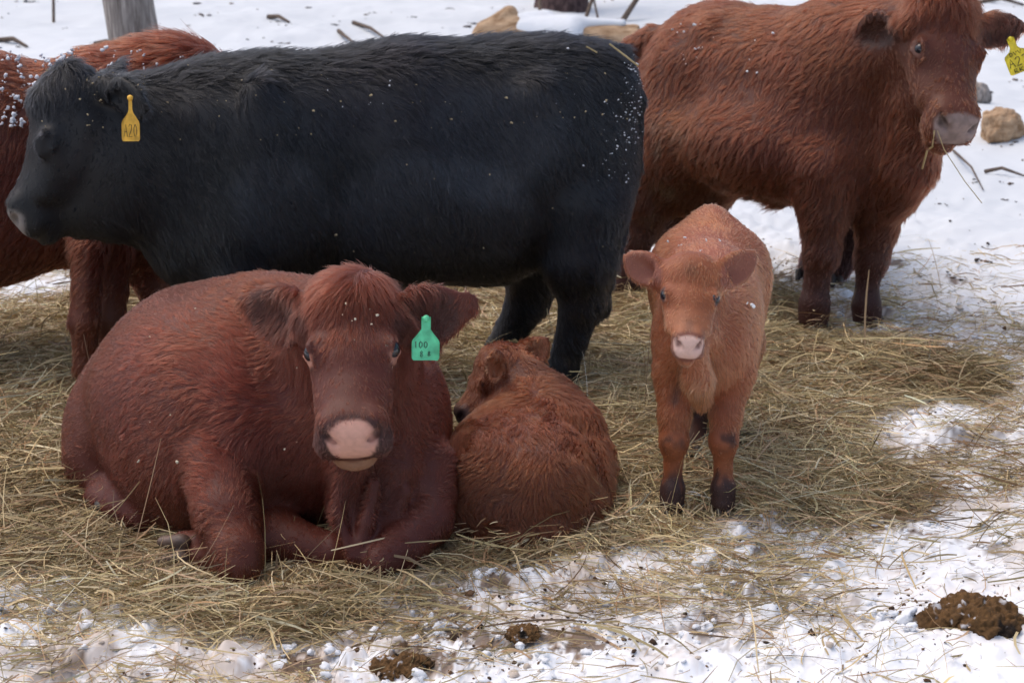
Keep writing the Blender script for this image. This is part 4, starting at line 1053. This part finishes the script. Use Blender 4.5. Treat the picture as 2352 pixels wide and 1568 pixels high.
# ------------------------------------------------------------------ dung
def dung(px, py, r, label, seed, dark=1.0):
    rng = np.random.default_rng(seed); g = G(px, py); g[2] = ground_z(g); R_ = r * mpp(g); B = Body()
    for i in range(22):
        t = rng.random() * 6.283; rr = rng.random() ** .7 * .72; o = np.array((math.cos(t), .75 * math.sin(t))) * rr * R_; h = 1 - rr
        B.ell(g + (o[0], o[1], R_ * .20 * h), np.array((.30, .26, .19)) * R_ * (.55 + .7 * rng.random()), None, R_ * .06)
    P, Q = B.mesh(R_ * .028, 1); N_ = vnormals(P, Q)
    P = P + N_ * (R_ * .13 * fbm(P, 4.0 / R_, seed, 4) + R_ * .06 * noise(P, 15 / R_, seed + 3) + R_ * .035 * noise(P, 34 / R_, seed + 5))[:, None]
    c = np.tile(np.array((.105, .056, .022)) * dark, (len(P), 1)) * (1 + .55 * fbm(P, 8 / R_, seed + 1))[:, None] * (1 + .4 * noise(P, 40 / R_, seed + 6))[:, None]
    c = mixc(c, (.018, .013, .010), sstep(.15, .4, fbm(P, 2.2 / R_, seed + 2)))
    c = mixc(c, (.60, .60, .62), sstep(.35, .5, fbm(P, 5 / R_, seed + 8)) * .8)
    o = mesh_obj("dung_pile", P, Q, M_crumb, None, g, cols=np.clip(c, .008, .6)); tag(o, label, "dung", "dung piles on the snow")
dung(2228, 1425, 138, "large crumbly brown dung pile in the snow at the bottom right corner", 1)
dung(935, 1528, 84, "brown dung pile at the bottom edge in front of the lying cow", 2, 1.1)
dung(1205, 1474, 56, "flat brown dung patch trodden into snow, beside the bottom edge dung pile", 3, 1.15)
dung(2295, 885, 36, "small dark dung pat near the right edge of the hay", 4, .35)

# ------------------------------------------------------------------ background wood, stones and twigs
def streak_mat(name, c0, c1, sc=(14, 14, 1.2), bump=.6):
    m, n, l, b = new_mat(name); tc = n.new("ShaderNodeTexCoord"); mp = n.new("ShaderNodeMapping"); mp.inputs["Scale"].default_value = sc
    t = n.new("ShaderNodeTexNoise"); t.inputs["Scale"].default_value = 3; t.inputs["Detail"].default_value = 8; t.inputs["Roughness"].default_value = .65
    cr = n.new("ShaderNodeValToRGB"); cr.color_ramp.elements[0].position = .34; cr.color_ramp.elements[1].position = .66
    cr.color_ramp.elements[0].color = (*c0, 1); cr.color_ramp.elements[1].color = (*c1, 1)
    l.new(tc.outputs["Object"], mp.inputs[0]); l.new(mp.outputs[0], t.inputs["Vector"]); l.new(t.outputs[0], cr.inputs[0]); l.new(cr.outputs[0], b.inputs["Base Color"])
    bp = n.new("ShaderNodeBump"); bp.inputs["Strength"].default_value = bump; bp.inputs["Distance"].default_value = .01
    l.new(t.outputs[0], bp.inputs["Height"]); l.new(bp.outputs[0], b.inputs["Normal"]); b.inputs["Roughness"].default_value = .85; b.inputs["Specular IOR Level"].default_value = .2
    return m
M_grey = streak_mat("weathered_wood", (.11, .09, .08), (.40, .36, .33))
M_bark = streak_mat("dark_bark", (.03, .018, .018), (.14, .09, .085), (10, 10, 4))
M_tan = streak_mat("bare_tan_wood", (.22, .13, .07), (.52, .37, .24), (3, 8, 8))
M_twig = streak_mat("twig_bark", (.06, .045, .035), (.20, .15, .12), (20, 20, 20))
M_snowcap = plain_mat("settled_snow", (.66, .69, .73), .8, .2, 8, .06, .3)
def trunk(name, foot, h, r0, r1, lean, mat, label, cat, seed):
    rows, n = 40, 44; V = []
    for i in range(rows):
        t = i / (rows - 1); c = foot + np.array((lean[0] * t, lean[1] * t, -.15 + h * t)); r = r1 + (r0 - r1) * (1 - t) ** 1.3 + r0 * .35 * math.exp(-t * h / .25)
        for j in range(n):
            a = 2 * math.pi * j / n; V.append(c + r * np.array((math.cos(a), math.sin(a), 0)))
    V = np.array(V); F = np.array([(i * n + j, i * n + (j + 1) % n, (i + 1) * n + (j + 1) % n, (i + 1) * n + j) for i in range(rows - 1) for j in range(n)])
    C = V - foot; V = V + np.column_stack((C[:, :2] / np.hypot(C[:, 0], C[:, 1])[:, None], np.zeros(len(V)))) * (r0 * .13 * fbm(C * (9 / r0 * .12, 9 / r0 * .12, 1.2), 1.0, seed, 4))[:, None]
    o = mesh_obj(name, V, F, mat, None, foot); tag(o, label, cat); return o
f0 = G(352, 330); f0[2] = ground_z(f0) - .02
trunk("dead_tree", f0, 3.2, 58 * mpp(f0) * 1.02, 50 * mpp(f0) * 1.02, (-.30 * 3.2 / 3, 0), M_grey, "bare grey weathered tree trunk rising behind the red cow's back", "tree", 3)
f1 = W(1290, 24, 17.0); f1[2] = ground_z(f1)
trunk("tree", f1, 4.0, 52 * mpp(f1), 46 * mpp(f1), (.1, 0), M_bark, "dark barked tree trunk standing behind the snowy fallen log", "tree", 5)
def rod(name, pts, r, mat, label=None, cat=None, group=None, n=7):
    pts = np.asarray(pts); v, f = tube(pts, r, n); o = mesh_obj(name, v, f, mat, None, pts[0])
    tag(o, label, cat, group); return o
# fallen log under snow
def log():
    Y0 = 14.0; a, b = W(1085, 66, Y0), W(1462, 78, Y0 - .2); s = mpp(a)
    za, zb = ground_z(a), ground_z(b); a[2] = za + 42 * s; b[2] = zb + 40 * s
    B = Body(); B.seg(a + (.12, 0, .02), b, 36 * s, 34 * s, .05); B.seg(a + (-.02, 0, -.14), a + (.35, 0, .10), 17 * s, 26 * s, .05); B.seg(a + (.1, 0, .1), a + (.30, .02, .20), 10 * s, 20 * s, .03)
    e = nrm(b - a); B.ell(b + e * .42, (.40, .5, .5), None, .01, True)
    P, Q = B.mesh(.022, 1); N_ = vnormals(P, Q); P = P + N_ * (.02 * fbm(P * (2, 9, 9), 1.0, 4))[:, None]
    o = mesh_obj("fallen_log", P, Q, M_tan, None, V3(a[0], a[1], za)); tag(o, "fallen tan log mostly covered with snow, broken at both ends", "log")
    B = Body(); B.seg(a + (.40, -.06, .06), a + e * .80 + (0, -.08, .06), 31 * s, 31 * s, .08); B.seg(a + (.42, -.16, -.08), a + e * .80 + (0, -.16, -.10), 26 * s, 24 * s, .08)
    B.seg(a + e * .7 + (0, 0, .13), b + (-.12, 0, .125), 20 * s, 12 * s, .06); B.seg(a + (.26, 0, .17), a + (.6, 0, .16), 9 * s, 20 * s, .06); B.seg(a + e * 1.02 + (0, -.10, -.02), a + e * 1.10 + (0, -.11, -.08), 7 * s, 5 * s, .02)
    P, Q = B.mesh(.022, 2); N_ = vnormals(P, Q); P = P + N_ * (.035 * fbm(P, 4.0, 9))[:, None]
    mesh_obj("snow_cover", P, Q, M_snowcap, o, V3(a[0], a[1], za))
log()
def stone(name, px, py, Y, rx, rz, ry, label, cat, mat, seed, sink=.3, group=None):
    g = W(px, py, Y); g[2] = ground_z(g); s = mpp(g); B = Body(); c = g + (0, 0, rz * s * (1 - sink)); rng = np.random.default_rng(seed); x = rx * s
    B.ell(c, (x * 1.1, ry * s * 1.1, rz * s * 1.1)); B.seg(c + (-x * .3, 0, rz * s * .3), c + (x * .9, 0, -rz * s * .4), x * .5, x * .35, .03); B.ell(c + (-x * .7, 0, -rz * s * .5), (x * .7, ry * s * .8, rz * s * .5), None, .02)
    for i in range(9):
        d = nrm(rng.normal(size=3) * (1, 1, .8)); B.ell(c + d * (x * (.78 + .3 * rng.random()) + 3 * x), (3 * x,) * 3, None, .01, True)
    P, Q = B.mesh(x * .05, 1); N_ = vnormals(P, Q); P = P + N_ * (x * .20 * fbm(P * (1, 1, .5), 3.5 / x, seed, 5))[:, None]
    o = mesh_obj(name, P, Q, mat, None, g); tag(o, label, cat, group); return o
stone("wood_chunk", 2296, 318, 10.4, 46, 40, 40, "pale tan broken stump in the snow beside the red cow's muzzle", "stump", M_tan, 4)
stone("wood_chunk", 2240, 258, 11.6, 28, 26, 26, "greyer stump half under snow just behind the pale tan stump", "stump", M_grey, 8)
stone("wood_chunk", 566, 160, 12.5, 15, 26, 12, "small tan stub poking out of snow above the black cow's shoulder", "stub", M_tan, 6, .2)
stone("wood_chunk", 2080, 8, 20.0, 20, 12, 12, "small tan lump in the snow at the very top, left of the red cow's head", "stub", M_tan, 7)
def on_ground(px, py, lift=.01):
    b = (784 - py) / FPX; t = 8.0; dy, dz = _cp + b * _sp, -_sp + b * _cp
    for _ in range(60):                                      # walk along the ray to the sloping ground
        pt = np.array(((px - 1176) / FPX * t, dy * t, CAM_H + dz * t)); e = pt[2] - ground_z(pt)
        if abs(e) < .002: break
        t += e * 2.0 if dz > -.12 else e * 1.5
        t = min(max(t, 3), 60)
    pt[2] = ground_z(pt) + lift; return pt
TW = "twigs lying on the snow"
for pts, r, lb in ([(812, 55), (850, 75), (888, 94)], 5, "long thin brown twig slanting on snow above the black cow's back"), \
                  ([(778, 74), (790, 92), (816, 104)], 5, "short forked-looking twig just left of the long slanting twig"), \
                  ([(616, 42), (640, 48), (664, 54)], 6, "short stout dark stick lying level, right of the grey tree trunk"), \
                  ([(436, 140), (452, 124), (468, 112)], 6, "dark stick leaning up just left of the grey tree trunk"), \
                  ([(0, 96), (30, 100), (62, 110)], 7, "thin pale branch in the snow at the left edge behind the red cow"), \
                  ([(216, 103), (245, 104), (275, 106)], 4, "short level dark twig between the sapling and the grey trunk"), \
                  ([(2262, 398), (2300, 402), (2352, 408)], 5, "thin dark twig on snow at the right edge under the tan stump"), \
                  ([(2190, 350), (2230, 400), (2258, 440)], 3, "thin grey stalk slanting across the snow below the red cow's muzzle"), \
                  ([(2190, 18), (2300, 6), (2352, 14)], 6, "thin branch lying at the top right corner of the snow"):
    P3 = [on_ground(*q, lift=.012 + .03 * (i == 1)) for i, q in enumerate(pts)]
    rod("twig", P3, r * mpp(P3[0]) * np.array((1, .8, .45)), M_twig, lb, "twig", TW)
sp = on_ground(122, 52); sq = W(112, -220, sp[1] + .1)
rod("sapling", [sp - (0, 0, .1), .5 * (sp + sq) + (.02, 0, 0), sq], np.array((.016, .013, .009)), M_twig, "thin bare sapling stem standing in the snow near the left corner", "sapling")
BR = "bare branches behind the fallen log"
for a_, b_, r, lb in (((1340, 36), (1372, -60), .022, "thick bare branch leaning up beside the dark tree trunk"), ((1420, 30), (1500, -60), .03, "grey branch slanting up to the right behind the fallen log"), ((1378, 34), (1330, -70), .012, "thin bare branch crossing in front of the dark tree trunk"), ((1240, 20), (1225, -80), .02, "short bare branch standing just left of the dark tree trunk")):
    p0 = W(*a_, 16.2); p0[2] = ground_z(p0); p1 = W(*b_, 16.4); mid_ = .5 * (p0 + p1) + (.03, 0, .02)
    rod("branch", [p0 - (0, 0, .05), mid_, p1], r * np.array((1, .8, .6)), M_twig, lb, "branch", BR)
# dark leaf litter and bark on the far snow
def litter():
    rng = np.random.default_rng(31); c, s = [], []
    for px, py, r in ((470, 36, 9), (640, 50, 6), (655, 100, 8), (770, 58, 7), (950, 40, 6), (1030, 20, 5), (900, 130, 6), (1085, 55, 6), (860, 30, 5), (1050, 98, 6), (60, 4, 8), (350, 60, 6), (400, 70, 7), (430, 60, 5), (1180, 40, 5), (2330, 330, 8), (2305, 420, 10), (2240, 420, 7), (2130, 400, 5), (2190, 640, 10), (2245, 600, 12), (2260, 560, 7), (2310, 460, 6), (2150, 470, 6), (2270, 700, 9), (2210, 860, 9), (2330, 745, 8)):
        g = on_ground(px, py, .005); k = mpp(g)
        for i in range(7):
            o = rng.normal(size=2) * r * k * (1.4, .8); q = g + np.append(o, 0); q[2] = ground_z(q) + .004; c.append(q); s.append(r * k * (.2 + .4 * rng.random()))
    for i in range(800):
        q = np.array(((rng.random() * 2 - 1) * 9, 9 + 18 * rng.random(), 0)); q[2] = ground_z(q) + .003; c.append(q); s.append(.008 + .03 * rng.random() ** 3)
    c, s = np.array(c), np.array(s); col = np.array([(.07, .05, .04), (.12, .08, .055), (.05, .045, .045)])[rng.integers(0, 3, len(c))]
    lumps("leaf_litter", c, s, col, M_crumb, 32, ICO1, .35)
litter()
# ------------------------------------------------------------------ snow, chaff and straws caught in the coats
def surf(key): return next((P, N) for l_, P, N in SURF if key in l_)
def flecks(name, key, boxes, size, col, off, seed, mat):
    P, N = surf(key); px = project(P); fc = (N * nrm_rows(CAMP - P)).sum(1) > .15; rng = np.random.default_rng(seed); c, s = [], []
    for x0, y0, x1, y1, n, cl in boxes:
        idx = np.flatnonzero(fc & (px[:, 0] > x0) & (px[:, 0] < x1) & (px[:, 1] > y0) & (px[:, 1] < y1))
        if not len(idx): continue
        for i in rng.choice(idx, n):
            for q in range(1 + rng.integers(0, cl)):
                c.append(P[i] + N[i] * off + rng.normal(size=3) * size * 1.2 * (q > 0)); s.append(size * min(2.2, np.exp(rng.normal(-.2, .75))))
    c, s = np.array(c), np.array(s)
    lumps(name, c, s, np.tile(col, (len(c), 1)) * (1 - .25 * np.random.default_rng(1).random((len(c), 1))), mat, seed, ICO1, .9)
flecks("snow_flecks", "snow clumps on its back", [(-20, 110, 150, 210, 46, 5), (150, 120, 330, 180, 24, 3), (-10, 180, 120, 300, 40, 5), (0, 250, 70, 290, 8, 6), (330, 130, 460, 180, 8, 2)], .0036, (.78, .80, .85), .018, 41, M_lump)
flecks("snow_flecks", "black shaggy", [(1420, 130, 1468, 260, 22, 3), (1390, 250, 1450, 360, 14, 3), (1425, 150, 1468, 330, 110, 1), (1380, 220, 1440, 420, 50, 1), (700, 180, 900, 260, 8, 2), (1200, 110, 1400, 420, 10, 1)], .0016, (.66, .69, .74), .016, 42, M_lump)
flecks("hay_chaff", "black shaggy", [(100, 170, 340, 300, 34, 2), (350, 160, 1440, 330, 75, 1), (700, 330, 1420, 640, 22, 1)], .0022, (.38, .31, .19), .016, 43, M_crumb)
flecks("snow_flecks", "pale orange calf", [(1540, 540, 1680, 600, 9, 3), (1700, 690, 1735, 760, 5, 2)], .0026, (.84, .86, .90), .014, 44, M_lump)
flecks("snow_flecks", "long haired red cow", [(1500, 60, 1660, 150, 16, 2), (1700, 60, 1900, 200, 8, 1)], .0028, (.80, .82, .86), .024, 45, M_lump)
flecks("hay_chaff", "big red cow", [(780, 690, 900, 800, 9, 1), (240, 700, 700, 1100, 14, 1)], .0022, (.60, .55, .42), .012, 46, M_crumb)
M_straw = plain_mat("dry_straw", (.46, .36, .18), .55, .3)
def straw(pts, r, lb, g): rod("straw", pts, r, M_straw, lb, "straw", g, 6)
def on_body(key, px, py, off):
    P, N = surf(key); q = project(P); ok = (N * nrm_rows(CAMP - P)).sum(1) > .05; d = ((q - (px, py)) ** 2).sum(1); d[~ok] = 1e9; i = d.argmin(); return P[i] + N[i] * off
SB = "straws on the cattle"
straw([on_body("black shaggy", x, y, .032) for x, y in ((1392, 118), (1420, 142), (1446, 162))], .0035, "long pale straw lying on the black cow's rump", SB)
straw([on_body("black shaggy", x, y, .032) for x, y in ((1338, 122), (1362, 136))], .0030, "short tan straw on the black cow's back, left of the long straw", SB)
straw([on_body("long haired", x, y, .05) for x, y in ((1650, 2), (1668, 14), (1695, 18), (1725, 12))], .0035, "curved straw lying on the long haired red cow's back", SB)
mo = on_body("long haired", 2148, 300, .012)
straw([mo, mo + (-.01, -.03, -.05), W(2130, 345, 5.95), W(2118, 388, 6.0)], .0035, "bent straw hanging down from the red cow's mouth", SB)
straw([mo + (.01, 0, 0), mo + (.03, -.03, -.06), mo + (.11, -.02, -.17), mo + (.18, 0, -.25)], .0015, "thin stalk sticking out of the red cow's mouth to the lower right", SB)
